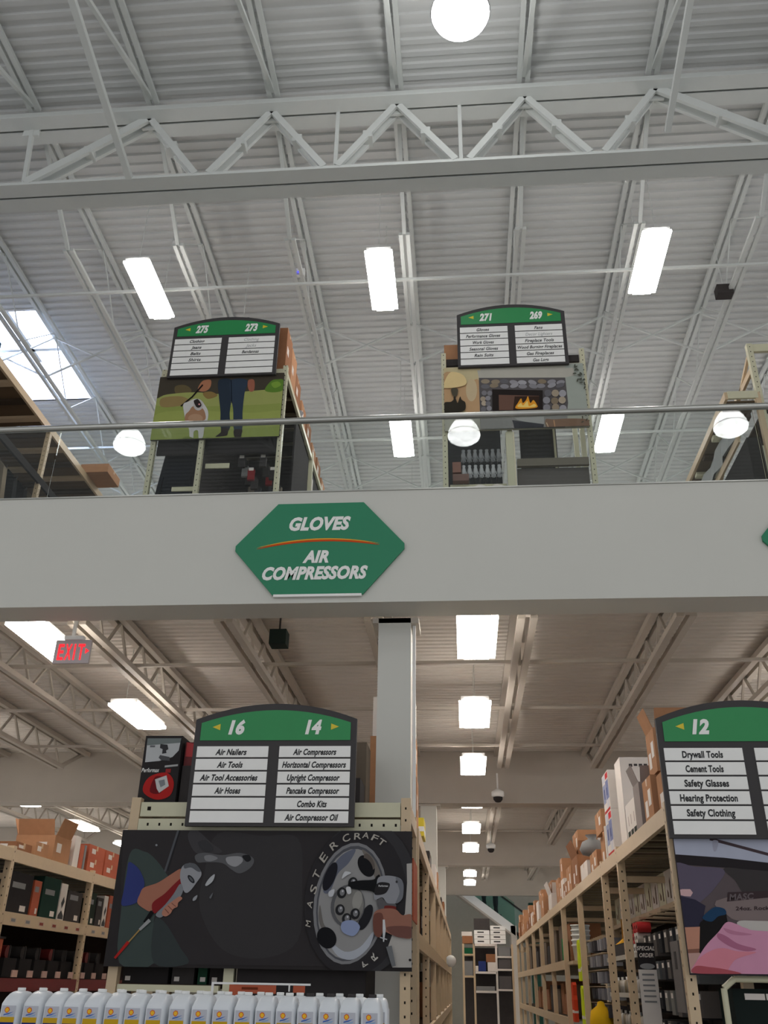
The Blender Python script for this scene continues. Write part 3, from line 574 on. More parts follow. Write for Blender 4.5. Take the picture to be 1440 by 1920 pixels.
def carton(x0, x1, y0, y1, z0, z1, m, label, face='-x', opn=False, stick=1, tape=True, grp=None, cat='box', rz=0, name='carton'):
    cxx, cyy = (x0+x1)/2, (y0+y1)/2; t = thing(name, label, cat, (cxx, cyy, z0), grp)
    b = MB()
    if opn:
        w = .008
        b.box(x0, x1, y0, y1, z0, z0+.01, m).box(x0, x0+w, y0, y1, z0+.01, z1, m).box(x1-w, x1, y0, y1, z0+.01, z1, m).box(x0+w, x1-w, y0, y0+w, z0+.01, z1, m).box(x0+w, x1-w, y1-w, y1, z0+.01, z1, m)
    else: b.box(x0, x1, y0, y1, z0, z1, m)
    b.build('body', t)
    L = min(.5*(x1-x0), .5*(y1-y0), .2)
    if opn:
        k = .35*L
        MB().add([(x0,y0+.02,z1),(x0,y1-.02,z1),(x0-k,y1-.02,z1+L),(x0-k,y0+.02,z1+L),(x0+.006,y0+.02,z1),(x0+.006,y1-.02,z1),(x0-k+.006,y1-.02,z1+L),(x0-k+.006,y0+.02,z1+L)], [(0,1,2,3),(7,6,5,4),(3,2,6,7),(0,3,7,4),(1,5,6,2)], m).build('flap', t)
        MB().add([(x1,y0+.02,z1),(x1,y1-.02,z1),(x1+k,y1-.02,z1+L),(x1+k,y0+.02,z1+L),(x1-.006,y0+.02,z1),(x1-.006,y1-.02,z1),(x1+k-.006,y1-.02,z1+L),(x1+k-.006,y0+.02,z1+L)], [(0,1,2,3),(7,6,5,4),(3,2,6,7),(0,3,7,4),(1,5,6,2)], m).build('flap', t)
        MB().add([(x0+.02,y0,z1),(x1-.02,y0,z1),(x1-.02,y0-k,z1+L*.9),(x0+.02,y0-k,z1+L*.9),(x0+.02,y0+.006,z1),(x1-.02,y0+.006,z1),(x1-.02,y0-k+.006,z1+L*.9),(x0+.02,y0-k+.006,z1+L*.9)], [(0,1,2,3),(7,6,5,4),(3,2,6,7),(0,3,7,4),(1,5,6,2)], m).build('flap', t)
    elif tape: MB().box(x0-.001, x1+.001, cyy-.025, cyy+.025, z1, z1+.001, 'tape').box(x0-.0012, x1+.0012, cyy-.025, cyy+.025, z1-.06, z1, 'tape').build('tape', t)
    H = z1-z0
    for i in range(stick):
        b = MB(); yy = y0+(y1-y0)*(.3+.4*i); zz = z0+H*(.55-.2*i); xx = x0-.0015 if face == '-x' else x1+.0015
        w = min(.07, (y1-y0)*.15); h = min(.07, H*.18)
        b.flat([(xx, yy-w, zz-h), (xx, yy+w, zz-h), (xx, yy+w, zz+h), (xx, yy-w, zz+h)], 'white_card'); b.build('shipping_label', t); b = MB(); b.flat([(x0+(x1-x0)*.6, y0-.0015, zz-h), (x0+(x1-x0)*.6+w*1.5, y0-.0015, zz-h), (x0+(x1-x0)*.6+w*1.5, y0-.0015, zz+h), (x0+(x1-x0)*.6, y0-.0015, zz+h)], 'white_card'); b.build('shipping_label', t)
    return t
# ---- middle rack row (between the two aisles)
XR, XL = -.41, -2.68
t = rack_bay('end rack behind the double aisle sign and air tool picture', XR, XL, 7.42, 8.34, (2.88,), last=True, ztop=2.92)
MB().box(XL+.08, -1.83, 7.47, 8.3, 1.555, 1.58, 'deck_under').build('low_shelf', t)
b = MB(); b.box(XL+.08, XR-.08, 7.375, 7.40, 2.66, 2.755, 'cream')
for i in range(22): x = XL+.16+i*.095; b.flat([(x-.008,7.3745,2.70),(x+.008,7.3745,2.70),(x+.008,7.3745,2.722),(x-.008,7.3745,2.722)], 'hole')
b.build('punched_beam', t, 'cream beam with a row of punched holes')
b = MB(); b.box(XL+.08, XR-.08, 7.39, 7.44, 2.775, 2.885, 'cream'); b.flat([(-2.545,7.389,2.82),(-2.515,7.389,2.82),(-2.515,7.389,2.85),(-2.545,7.389,2.85)], 'hole'); b.build('front_beam', t)
MB().box(-1.80, -1.725, 7.40, 7.47, 0, 2.7, 'cream').build('middle_post', t)
MB().box(XL+.08, -1.83, 7.40, 7.46, 1.53, 1.575, 'cream').build('shelf_lip', t)
YC = [8.82+2.45*k for k in range(9)]
for i in range(8):
    rack_bay('tan rack bay on the left side of the middle aisle, %s behind the sign' % ORD[i+1], XR, XL, YC[i], YC[i+1], (2.9, 2.02, 1.2), last=(i == 7), grp='racks left of the middle aisle', hol=i < 2)
# stock on the end rack
def art_box(x0, x1, y0, y1, z0, z1, label, base, name='product_box'):
    t = thing(name, label, 'box', ((x0+x1)/2, (y0+y1)/2, z0)); MB().box(x0, x1, y0, y1, z0, z1, base).build('body', t); return t
t = art_box(-2.665, -2.345, 7.46, 7.86, 2.888, 3.44, 'tall black and red tool box standing left of the double sign', 'black')
b = MB(); Y = 7.457
def fz(u, v, k=0): return (-2.66+.31*u, Y-.0006*k, 2.895+.54*v)
b.flat([fz(*p) for p in ((.04,.97),(.98,.97),(.95,.78),(.80,.68),(.45,.62),(.06,.60))], (186,188,188)); b.flat([fz(*p, 1) for p in ((.04,.97),(.98,.97),(.97,.90),(.05,.86))], (116,124,122))
b.flat([fz(*p, 2) for p in ((.42,.88),(.62,.87),(.66,.80),(.60,.78),(.62,.74),(.50,.73),(.50,.80),(.42,.82))], (60,60,62)); b.flat([fz(*p, 2) for p in ((.45,.71),(.72,.68),(.74,.62),(.5,.63),(.42,.67))], (84,84,86)); b.flat([fz(*p, 2) for p in ((.14,.86),(.28,.86),(.28,.83),(.14,.83))], (110,110,112))
b.flat([fz(*p, 1) for p in smooth([(.14,.14),(.50,.04),(.86,.10),(.92,.30),(.70,.44),(.30,.40),(.12,.28)])], (176,42,40)); b.flat([fz(*p, 2) for p in smooth([(.30,.16),(.60,.14),(.66,.34),(.40,.38)])], (110,30,34))
b.flat([fz(*p, 3) for p in ((.40,.34),(.70,.40),(.80,.24),(.56,.14),(.48,.20))], (198,198,196)); b.flat([fz(*p, 4) for p in ((.50,.32),(.66,.34),(.70,.26),(.58,.22))], (130,134,138))
letter(b, 'Performax', (-2.585, Y-.003, 3.155), .035, 'strip_white', w=.15); b.flat([fz(*p, 2) for p in ((.66,.50),(.80,.50),(.80,.44),(.66,.44))], (150,50,50)); b.flat([fz(*p, 2) for p in ((.62,.55),(.98,.57),(.98,.54),(.62,.52))], (170,170,168))
b.build('printed_front', t)
t = art_box(-2.33, -2.02, 7.5, 7.88, 2.888, 3.20, 'lower dark box between the black red box and the sign', 'charcoal')
MB().flat([(-2.2,7.498,2.98),(-2.1,7.498,2.98),(-2.1,7.498,3.04),(-2.2,7.498,3.04)], (160,160,156)).flat([(-2.25,7.498,2.9),(-2.06,7.498,2.9),(-2.06,7.498,2.96),(-2.25,7.498,2.96)], 'red').build('printed_front', t)
t = art_box(-2.33, -1.9, 7.52, 7.88, 3.2005, 3.40, 'red topped box stacked behind the left edge of the sign', 'dark_red')
MB().flat([(-2.32,7.518,3.28),(-2.0,7.518,3.26),(-2.0,7.518,3.33),(-2.32,7.518,3.40)], 'red').flat([(-2.2,7.5175,3.215),(-2.06,7.5175,3.215),(-2.06,7.5175,3.24),(-2.2,7.5175,3.24)], (180,180,178)).build('printed_front', t)
one('flat_box', MB().box(-1.75, -.84, 7.6, 8.2, 2.888, 3.12, 'charcoal'), 'dark flat box lying on the end rack behind the double sign', 'box')
one('flat_box', MB().box(-1.05, -.83, 7.95, 8.3, 2.888, 3.5, (112,100,86)), 'grey brown tall box between the sign and the column', 'box')
for i, (x0, x1, z0, z1, c, l) in enumerate(((-2.60, -2.25, 1.581, 1.9, 'black', 'black case under the air tool picture, leftmost one'), (-2.22, -2.05, 1.581, 1.86, 'charcoal', 'dark grey case under the air tool picture, second one'), (-2.02, -1.95, 1.581, 1.84, (40,74,56), 'narrow dark green pack under the air tool picture'), (-1.93, -1.82, 1.581, 1.9, 'black', 'black pack beside the cream middle post'))):
    t = art_box(x0, x1, 7.5, 7.9, z0, z1, l, c, 'tool_case'); MB().flat([(x0+.02, 7.498, 1.60), (x0+.06, 7.498, 1.60), (x0+.06, 7.498, 1.63), (x0+.02, 7.498, 1.63)], 'white_card').build('price_tag', t)
one('display_cabinet', MB().box(-1.70, -.74, 7.41, 8.2, 0, 1.74, 'black').box(-1.68, -.76, 7.405, 7.41, .1, 1.5, 'black'), 'black cabinet under the air tool picture', 'cabinet')
t = thing('orange_sheet', 'orange sheet standing on edge beside the picture board in the aisle', 'panel', (-.40, 8.1, 2.0)); MB().box(-.408, -.398, 7.62, 8.24, 2.05, 2.50, 'orange_box').build('sheet', t)
# on top, past the column
carton(-.92, -.44, 8.95, 9.35, 2.905, 3.40, 'cardboard', 'brown carton just behind the column, lower one', '+x'); carton(-.90, -.45, 8.95, 9.33, 3.401, 3.80, 'cardboard', 'brown carton just behind the column, middle one', '+x'); carton(-.88, -.46, 8.96, 9.3, 3.802, 4.2, 'white_card', 'pale carton just behind the column, on top of two brown ones', '+x', tape=False)
t = art_box(-.75, -.45, 10.2, 10.6, 2.905, 3.02, 'black box under the yellow box beyond the column', 'black'); 
t = art_box(-.72, -.42, 10.15, 10.6, 3.021, 3.21, 'yellow and white box standing atop the left rack by the column', 'yellow'); MB().box(-.7205, -.4195, 10.149, 10.601, 3.07, 3.12, 'white').flat([(-.66,10.147,3.08),(-.5,10.147,3.08),(-.5,10.147,3.11),(-.66,10.147,3.11)], 'ink').build('printed_band', t)
random.seed(21)
y = 11.0; i = 0
cols = [('black','black'),('cardboard','brown'),('white_card','white'),('charcoal','dark grey'),('cardboard2','dull brown'),('red','red'),('cream','cream')]
while y < 27.5:
    if 18.0 < y < 19.1: y = 19.15
    d = random.uniform(.5, .8); h = random.uniform(.2, .55); c, n = cols[[0,0,3,1,4,2,5,1,6][i % 9]]; i += 1
    carton(-.95, -.45-random.uniform(0, .12), y, y+d, 2.905, 2.905+h, c, '%s box on the top deck left of the aisle, %s beyond the yellow box' % (n, ORD[i]), '+x', stick=1, tape=c[0] == 'c')
    y += d+random.uniform(.05, .5)
# stock on lower decks left of the aisle
random.seed(5)
for lv, (z, hm) in enumerate(((2.03, .7), (1.21, .6))):
    n = 0
    for bi in range(5):
        y = YC[bi]+.12
        while y < YC[bi+1]-.5:
            if 18.0 < y < 19.1: y = 19.15
            d = random.uniform(.45, .75); h = random.uniform(.35, hm); c, cn = random.choice([('charcoal','dark grey'),('black','black'),('cardboard2','brown'),('cardboard2','brown'),((96,86,70),'olive grey'),((120,108,60),'mustard')]); n += 1
            if n < 20: carton(-1.15, -.55-random.uniform(0, .15), y, y+d, z, z+h, c, '%s box on the %s shelf left of the aisle, %s from the column' % (cn, ['upper', 'lower'][lv], ORD[n]), '+x', stick=1, tape=False)
            y += d+random.uniform(.05, .25)
t = thing('round_globe_lamp', 'white ball sticking out from the left rack near the aisle end', 'ball', (-.36, 22, 2.2)); 
MB().lathe((-.34, 22.5, 1.98), [(.12*math.sin(a*math.pi/10)+.001, .12-.12*math.cos(a*math.pi/10)) for a in range(11)], 'white', 16).build('globe', t); MB().bar((-.46,22.5,2.1),(-.40,22.5,2.1),.02,.02,'grey').build('bracket', t)
# ---- right rack row
YRr = [7.42, 9.98, 11.2, 13.8, 16.2, 18.7, 21.2, 23.7, 26.2, 28.7, 30.9]
for i in range(10):
    rack_bay('tan rack bay on the right side of the middle aisle, %s from the pink picture' % ORD[i+1], 1.56, 3.9, YRr[i], YRr[i+1], (2.87,) if i < 4 else (2.87, 2.0, 1.2), last=(i == 9), grp='racks right of the middle aisle', hol=i < 3, ztop=2.9)
# cartons on the right rack
K = 'cartons on the right rack top'
carton(1.66, 2.2, 7.55, 8.05, 2.875, 3.22, 'cardboard', 'brown carton at the rack corner hidden partly by the 12 sign', opn=False, stick=2, grp=K)
carton(1.62, 2.15, 8.1, 8.5, 2.875, 3.25, 'cardboard', 'brown carton with white stickers below the tall cardboard column', stick=2, grp=K)
carton(1.66, 2.1, 7.95, 8.3, 3.251, 3.62, 'cardboard', 'brown carton with torn flaps at the top of the corner stack', opn=True, stick=2, grp=K)
carton(1.60, 2.05, 8.56, 8.86, 2.875, 3.28, (150, 140, 136), 'grey sided white carton in front of the tall white one', opn=True, stick=0, grp=K)
def ad_box(x0, x1, y0, y1, z0, z1, label, kind, grp=K):
    t = thing('product_box', label, 'box', ((x0+x1)/2, (y0+y1)/2, z0), grp); MB().box(x0, x1, y0, y1, z0, z1, 'white_card').build('body', t); b = MB(); e = x0-.0015; w = y1-y0; h = z1-z0
    def q(u0, v0, u1, v1, c, k=0): xx = e-.0006*k; b.flat([(xx, y0+w*u0, z0+h*v0), (xx, y0+w*u1, z0+h*v0), (xx, y0+w*u1, z0+h*v1), (xx, y0+w*u0, z0+h*v1)], c)
    def f(u0, v0, u1, v1, c, k=0): yy = y0-.0015-.0006*k; X = x1-x0; b.flat([(x0+X*u0, yy, z0+h*v0), (x0+X*u1, yy, z0+h*v0), (x0+X*u1, yy, z0+h*v1), (x0+X*u0, yy, z0+h*v1)], c)
    if kind == 'dark': 
        for u in (.08, .38, .68): q(u, .06, u+.24, .26, (62,66,58))
        for u in (.2, .5, .75): q(u, .4, u+.05, .66, (176,160,156))
    elif kind == 'blue':
        q(.05,.82,.45,.97,(206,52,58)); q(.5,.78,.95,.97,(206,206,214)); q(.05,.3,.5,.78,(130,138,178)); q(.55,.25,.95,.74,(154,160,190)); q(.1,.08,.45,.3,(214,212,216)); q(.05,.0,.95,.07,(190,60,56)); q(.25,.4,.4,.6,(90,96,140),1); q(.65,.36,.8,.62,(86,92,136),1)
        letter(b, 'SP', (x0+(x1-x0)*.45, y0-.003, z0+h*.82), h*.12, (60,86,130), w=.16); f(.3,.35,.7,.6,(170,170,176)); f(.2,.05,.8,.2,(180,178,182))
    elif kind == 'tall':
        [f(.18+.1*q_, .885+.01*(q_ % 2), .25+.1*q_, .92, (70,66,66)) for q_ in range(7)]; f(.3,.46,.62,.62,(196,178,172)); f(.34,.51,.58,.56,(120,100,96),1)
    b.build('printed_side', t); return t
ad_box(1.62, 2.2, 8.92, 9.5, 2.875, 3.22, 'white carton with dark pictures along its bottom on the rack edge', 'dark')
ad_box(1.62, 2.12, 9.55, 9.9, 2.875, 3.72, 'tall white carton rising above its neighbours on the rack', 'tall')
ad_box(1.58, 2.05, 10.15, 10.62, 2.875, 3.31, 'lower white and blue patterned box with red corners', 'blue')
ad_box(1.58, 2.05, 10.15, 10.6, 3.312, 3.72, 'upper white and blue patterned box with red corners', 'blue')
one('flat_carton', MB().box(1.60, 1.98, 10.85, 10.92, 2.875, 3.24, 'white_card'), 'thin pale flat box on edge beside the blue patterned boxes', 'box', K)
one('flat_carton', MB().box(1.60, 1.98, 10.96, 11.06, 2.875, 3.20, 'cardboard'), 'thin brown flat box on edge beside the pale one', 'box', K)
random.seed(11)
y = 11.3; i = 0
while y < 30:
    i += 1; d = random.uniform(.45, .85); h = random.uniform(.22, .5); c, n = [('white_card','pale'),('cardboard','brown'),('cardboard','open brown'),('white_card','white'),('cardboard2','dull brown'),('cardboard','tan brown'),('cardboard2','dark brown')][i % 7]
    carton(1.60+random.uniform(0, .1), 2.15, y, y+d, 2.875, 2.875+h, c, '%s carton on the right rack top, %s beyond the blue patterned boxes' % (n, ORD[i]), opn=i in (4, 10), stick=2 if i < 8 else 1, grp=K)
    if i % 3 == 1: carton(1.64, 2.1, y+.03, y+d-.06, 2.877+h, 2.877+h+random.uniform(.18, .34), 'cardboard', 'carton stacked on the %s row box beyond the blue boxes' % ORD[i], opn=False, stick=1, grp=K)
    y += d+random.uniform(.03, .25)
one('plastic_bag', MB().lathe((1.72, 12.9, 3.15), [(.01,0),(.14,.03),(.18,.1),(.14,.19),(.05,.23),(.09,.28)], 'grey', 9), 'crumpled grey plastic bag among the top cartons on the right', 'bag')
# inner shelf with a row of cream boxes
t = rack_bay('inner shelf set back in the right rack holding cream boxes', 2.0, 2.9, 7.6, 13.6, (2.36,), ztop=2.45, last=True, grp='inner shelves right', bh=.05, hol=False, deck=True, name='inner_shelf')
random.seed(8)
for i in range(15):
    y = 7.75+i*.38; c = (204-i*3, 186-i*3, 168-i*3)
    t = thing('cream_box', 'cream box standing on the inner shelf of the right rack, %s from the front' % ORD[i+1], 'box', (2.2, y+.17, 2.365), 'cream boxes on the inner shelf')
    MB().box(2.02, 2.4, y, y+.35, 2.365, 2.365+.30, 'white_card' if i % 2 else 'cream').build('body', t)
    b = MB(); b.flat([(2.0185, y+.08, 2.40), (2.0185, y+.13, 2.40), (2.0185, y+.13, 2.56), (2.0185, y+.08, 2.60)], (92,74,62)); b.flat([(2.0185, y+.2, 2.42), (2.0185, y+.27, 2.42), (2.0185, y+.27, 2.5), (2.0185, y+.2, 2.46)], (120,100,84)); b.build('printed_mark', t)
# hooks, pegboard and small goods behind the posts
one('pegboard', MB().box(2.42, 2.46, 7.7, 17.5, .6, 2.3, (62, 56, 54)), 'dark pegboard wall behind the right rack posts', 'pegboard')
for i in range(14):
    y = 8.3+i*.2
    one('peg_hook', MB().bar((2.42, y, 2.26-.02*(i % 3)), (1.85, y, 2.28-.02*(i % 3)), .012, .012, 'tan'), 'long thin metal hook sticking out below the cream boxes, %s from the front' % ORD[i+1], 'hook', 'metal hooks on the pegboard')
random.seed(2)
PK = 'small blister packs hanging in the right rack'
n = 0
for k, z in enumerate((2.08, 1.84, 1.6, 1.36)):
    for j in range(9):
        y = 7.95+j*.26
        if 10.1 < y < 10.9: continue
        n += 1; c = random.choice([(96,98,98),(60,60,62),(120,118,112),(44,44,46),(90,84,80)]); h = random.uniform(.14, .2)
        t = thing('blister_pack', 'small dark blister pack in the %s row down, %s from the front post' % (ORD[k+1], ORD[j+1]), 'package', (1.9, y, z-h), PK)
        MB().box(1.78, 2.05, y, y+.14, z-h, z, c).build('card', t); MB().flat([(1.7785, y+.03, z-.06), (1.7785, y+.11, z-.06), (1.7785, y+.11, z-.02), (1.7785, y+.03, z-.02)], 'white_card').build('tag', t)
for i, (x, y, z, w, h, c, l) in enumerate(((1.66, 8.0, 1.45, .3, .5, (112,106,102), 'tall grey panel with small cutouts beside the pink picture'), (2.2, 8.6, 1.8, .1, .4, (66,84,80), 'narrow teal pack hanging left of the grey panel'), (2.2, 8.85, 1.8, .1, .4, (84,92,90), 'second narrow blue grey pack hanging left of the grey panel'))):
    one('cutout_display', MB().box(x, x+.02, y, y+w, z, z+h, c).box(x-.003, x, y+w*.35, y+w*.6, z+h*.6, z+h*.85, 'charcoal'), l, 'panel')
t = thing('special_order_sign', 'black sign reading SPECIAL ORDER hanging inside the right rack', 'sign', (1.8, 9.75, 1.55))
xa, xb = aty(1193, 1765, 9.75).x, aty(1232, 1830, 9.75).x; za, zb_ = aty(1210, 1768, 9.75).z, aty(1210, 1835, 9.75).z
MB().box(xa, xb, 9.75, 9.765, zb_, za, 'black').build('board', t); b = MB(); letter(b, 'SPECIAL', ((xa+xb)/2, 9.748, za-.045), .035, 'white_card', w=.17, off=.03); letter(b, 'ORDER', ((xa+xb)/2, 9.748, za-.105), .035, 'white_card', w=.13, off=.03); b.build('lettering', t)
MB().flat([((xa+xb)/2+.07*math.cos(a/16*6.2832), 9.7485, za-.2+.025*math.sin(a/16*6.2832)) for a in range(16)], (150,150,150)).build('oval_mark', t)
t = thing('notice_sheet', 'white notice sheet with lines of text under the black sign', 'notice', (1.8, 9.74, 1.2))
x2a, x2b = aty(1200, 1850, 9.74).x, aty(1235, 1850, 9.74).x; z2 = aty(1215, 1818, 9.74).z
MB().box(x2a, x2b, 9.74, 9.744, z2-.52, z2-.0, 'white_card').build('sheet', t); b = MB()
for k in range(6): b.flat([(x2a+.03, 9.738, z2-.05-k*.045), (x2b-.03, 9.738, z2-.05-k*.045), (x2b-.03, 9.738, z2-.035-k*.045), (x2a+.03, 9.738, z2-.035-k*.045)], 'grey')
b.build('text_lines', t)
# grey gondola shelves between posts
t = thing('gondola_shelf', 'grey stepped shelves of bottles between the right rack posts', 'shelf', (2.0, 11.8, 0))
MB().box(2.38, 2.41, 10.45, 12.6, 0, 2.3, (70,64,60)).build('back_panel', t)
GZ = [1.93, 1.56, 1.22]
for z in GZ:
    s_ = MB().box(1.75, 2.38, 10.45, 12.6, z-.03, z, (120,116,110)).build('shelf', t); sub('price_rail', MB().box(1.735, 1.75, 10.45, 12.6, z-.035, z+.01, (190,186,176)), s_)
n = 0
for k, z in enumerate(GZ[1:]):
    for j in range(12):
        y = 10.55+j*.165; c = [(176,170,160),(150,140,120),(190,186,180)][(j+k) % 3]
        t = thing('bottle', 'small pale bottle on the %s grey shelf, %s from the front' % (['middle', 'bottom'][k], ORD[j+1]), 'bottle', (1.82, y, z), 'small bottles on the grey shelves')
        MB().lathe((1.82, y, z+.001), [(.001,0),(.035,0),(.036,.1),(.03,.125),(.012,.14)], c, 10).build('body', t); MB().lathe((1.82, y, z+.13), [(.014,0),(.014,.04),(.001,.04)], 'white' if j % 2 else 'charcoal', 8).build('cap', t)
one('storage_tray', MB().box(1.78, 2.3, 10.95, 12.5, 1.935, 2.06, 'charcoal').box(1.80, 2.28, 10.97, 12.48, 2.06, 2.075, 'black'), 'long black tray on the top grey shelf holding tools', 'tray')
t = thing('float_handle', 'yellow handled tool standing in the black tray', 'tool', (1.9, 12.2, 2.076)); MB().bar((1.9, 12.2, 2.08), (1.9, 12.2, 2.36), .025, .025, (196,140,44)).build('pole', t); MB().add([(1.82,12.0,2.078),(1.98,12.0,2.078),(1.98,12.4,2.078),(1.82,12.4,2.078),(1.9,12.2,2.15)], [(0,3,2,1),(0,1,4),(1,2,4),(2,3,4),(3,0,4)], (214,160,40)).build('foot', t)
t = thing('red_float', 'bright red orange tool lying in the black tray', 'tool', (1.9, 11.4, 2.076)); MB().box(1.84, 1.98, 11.1, 11.75, 2.077, 2.10, (226,70,44)).build('blade', t); MB().box(1.885, 1.935, 11.2, 11.6, 2.10, 2.135, (240,150,140)).build('grip', t)
random.seed(4)
for i in range(9):
    x = 1.78; y = 10.55+.11*(i % 3)-.05*(i//6); z = 1.981+.1*(i//3); c = ['white_card','white_card','white'][i % 3] if i < 5 else 'red'
    t = thing('tape_roll', '%s roll in the pile between the right rack posts, %s from below' % ('white' if i < 5 else 'red', ORD[i+1]), 'roll', (x, y, z-.05), 'rolls between the right rack posts')
    b = MB(); b.tube((x, y, z), (x+.14, y, z), .05, c, 14); b.build('roll', t); MB().tube((x-.002, y, z), (x, y, z), .02, 'hole', 10).build('core', t)
one('roll_tray', MB().box(1.76, 2.0, 10.46, 10.85, 1.9305, 1.9306+.0005, 'charcoal'), 'small dark tray under the pile of rolls', 'tray')
# beyond: vests, buckets, packs
def vest(x, y, z, c, label, g):
    t = thing('safety_vest', label, 'vest', (x, y, z), g)
    P = [(-.14,0),(.14,0),(.15,.3),(.11,.36),(.13,.5),(.05,.54),(0,.42),(-.05,.54),(-.13,.5),(-.11,.36),(-.15,.3)]
    b = MB(); n = len(P); vs = [(x-.03, y+p, z+q) for p, q in P]+[(x+.03, y+p, z+q) for p, q in P]
    b.add(vs, [tuple(range(n)), tuple(range(n, 2*n))[::-1]]+[(i, (i+1) % n, n+(i+1) % n, n+i) for i in range(n)], c); b.build('fabric', t)
    MB().box(x-.032, x+.032, y-.145, y+.145, z+.12, z+.16, 'white_card').build('reflective_band', t)
for i, (y, z) in enumerate(((14.6, 1.72), (14.95, 1.70), (14.5, 1.12), (14.9, 1.1))):
    vest(1.68, y, z, (206, 222, 40), 'bright yellow green vest hanging in the right rack, %s' % ['upper front one', 'upper rear one', 'lower front one', 'lower rear one'][i], 'yellow vests in the right rack')
vest(1.66, 16.0, 1.15, (206, 70, 40), 'orange red vest hanging beyond the yellow ones', 'yellow vests in the right rack')
one('green_sheet', MB().box(1.64, 1.67, 16.6, 17.3, 1.98, 2.35, (30, 120, 62)), 'bright green pack hanging deep in the right rack', 'package')
for i in range(5):
    z = 1.98+.07*i
    t = thing('bucket', 'white bucket in the nested stack in the right rack, %s from below' % ORD[i+1], 'bucket', (1.78, 15.6, z), 'nested white buckets')
    MB().lathe((1.78, 15.6, z), [(.001,0),(.12,0),(.14,.2),(.15,.2),(.15,.22),(.13,.22)], 'white', 16).build('pail', t)
one('bucket_shelf', MB().box(1.6, 2.3, 15.3, 16.1, 1.93, 1.975, 'tan'), 'small tan shelf under the nested white buckets', 'shelf')
t = thing('yellow_jacket', 'yellow coat shape low in the right rack near the bottom edge', 'jacket', (1.64, 12.9, 1.0)); MB().lathe((1.66, 12.95, 1.0), [(.16,0),(.15,.25),(.13,.36),(.05,.42),(.04,.46),(.001,.47)], (214,170,30), 12).build('fabric', t)
random.seed(14)
for k in range(5):
    for j in range(8):
        y = 12.75+j*.22; z = 2.2-k*.19; c = random.choice([(120,120,126),(86,84,90),(150,150,154),(64,62,66),(104,98,96)])
        t = thing('clear_package', 'shiny grey hanging package past the grey shelves, row %s down, %s along' % (ORD[k+1], ORD[j+1]), 'package', (1.8, y, z-.16), 'shiny packages past the grey shelves')
        MB().box(1.74+random.uniform(-.03, .03), 1.95, y, y+.13, z-.15, z-.02, c).build('pouch', t); MB().bar((1.7, y+.065, z), (2.4, y+.065, z), .008, .008, 'tan').build('hook', t)
# goods in the far right bays
n = 0
for bi in range(4, 10):
    for lv, z in enumerate((2.005, 1.205)):
        y = YRr[bi]+.15
        while y < YRr[bi+1]-.55:
            n += 1; d = random.uniform(.45, .7); c, cn = random.choice([('cardboard2','brown'),('charcoal','grey'),((104,92,80),'taupe'),('cardboard2','brown')])
            if n <= 28: one('carton', MB().box(1.7, 2.2, y, y+d, z, z+random.uniform(.3, .6), c), '%s carton in the far bays right of the aisle, %s inward, %s deck' % (cn, ORD[n], ['upper', 'lower'][lv]), 'box', 'cartons in the far right bays')
            y += d+.1
# under the pink picture: frame with dark plastic sheet
t = thing('display_rack', 'tan tube frame with dark green goods under the pink picture', 'display', (2.7, 7.4, 0))
MB().tube((1.82, 7.40, 0), (1.82, 7.40, 1.62), .022, 'cream').tube((1.82, 7.40, 1.62), (1.9, 7.40, 1.68), .022, 'cream').tube((1.9, 7.40, 1.68), (3.3, 7.40, 1.68), .022, 'cream').build('tube_frame', t)
MB().box(2.46, 2.54, 7.38, 7.44, 0, 1.66, 'cream').build('upright', t); MB().box(1.9, 2.45, 7.50, 7.9, .2, 1.62, (30, 38, 36)).build('goods_block', t)
MB().box(1.98, 2.12, 7.49, 7.499, 1.55, 1.59, 'white_card').build('price_tag', t); MB().box(2.13, 2.27, 7.49, 7.499, 1.55, 1.59, 'white_card').build('price_tag', t)
# ---- left aisle rack
LXF, LXB = -4.95, -7.2
YL = [7.8, 10.2, 12.6, 15.0, 17.4]
for i in range(4):
    t = rack_bay('tan rack bay left of the left aisle, %s from the front' % ORD[i+1], LXF, LXB, YL[i], YL[i+1], (2.87, 2.24, 1.60), last=(i == 3), grp='racks of the left aisle', hol=i < 3)
    for k in range(6):
        y = YL[i]+.2+k*.37; MB().box(LXF, LXF+.002, y, y+.14, 2.14, 2.19, (200,180,160)).box(LXF+.002, LXF+.003, y+.02, y+.12, 2.15, 2.18, (150,80,70) if k > 1 else 'grey').build('price_tag', t)
    MB().box(LXF, LXF+.004, YL[i]+.05, YL[i+1]-.05, 1.47, 1.60, 'dark_red').build('red_strip', t, 'dark red plastic strip along the lowest beam')
G = 'boxes on the left rack top'
carton(-5.5, -5.02, 10.35, 10.75, 2.875, 2.97, 'cardboard2', 'low brown carton at the left edge on the left rack', '+x', grp=G)
carton(-5.5, -5.0, 10.8, 11.15, 2.875, 3.03, 'cardboard', 'squat carton left of the big open carton', '+x', opn=False, grp=G, stick=1)
carton(-5.5, -5.0, 11.3, 11.8, 2.875, 3.17, 'cardboard', 'big brown open carton with raised flaps on the left rack', '+x', opn=True, grp=G)
one('flat_carton', MB().box(-5.4, -4.99, 11.9, 12.08, 2.875, 3.25, 'white_card'), 'upright white flat box beside the big open carton', 'box', G)
one('narrow_box', MB().box(-5.4, -5.0, 12.12, 12.25, 2.875, 3.17, 'orange_box'), 'narrow orange box next to the upright white one', 'box', G)
one('narrow_box', MB().box(-5.4, -5.0, 12.27, 12.33, 2.875, 3.18, 'grey'), 'thin grey box between orange boxes on the left rack', 'box', G)
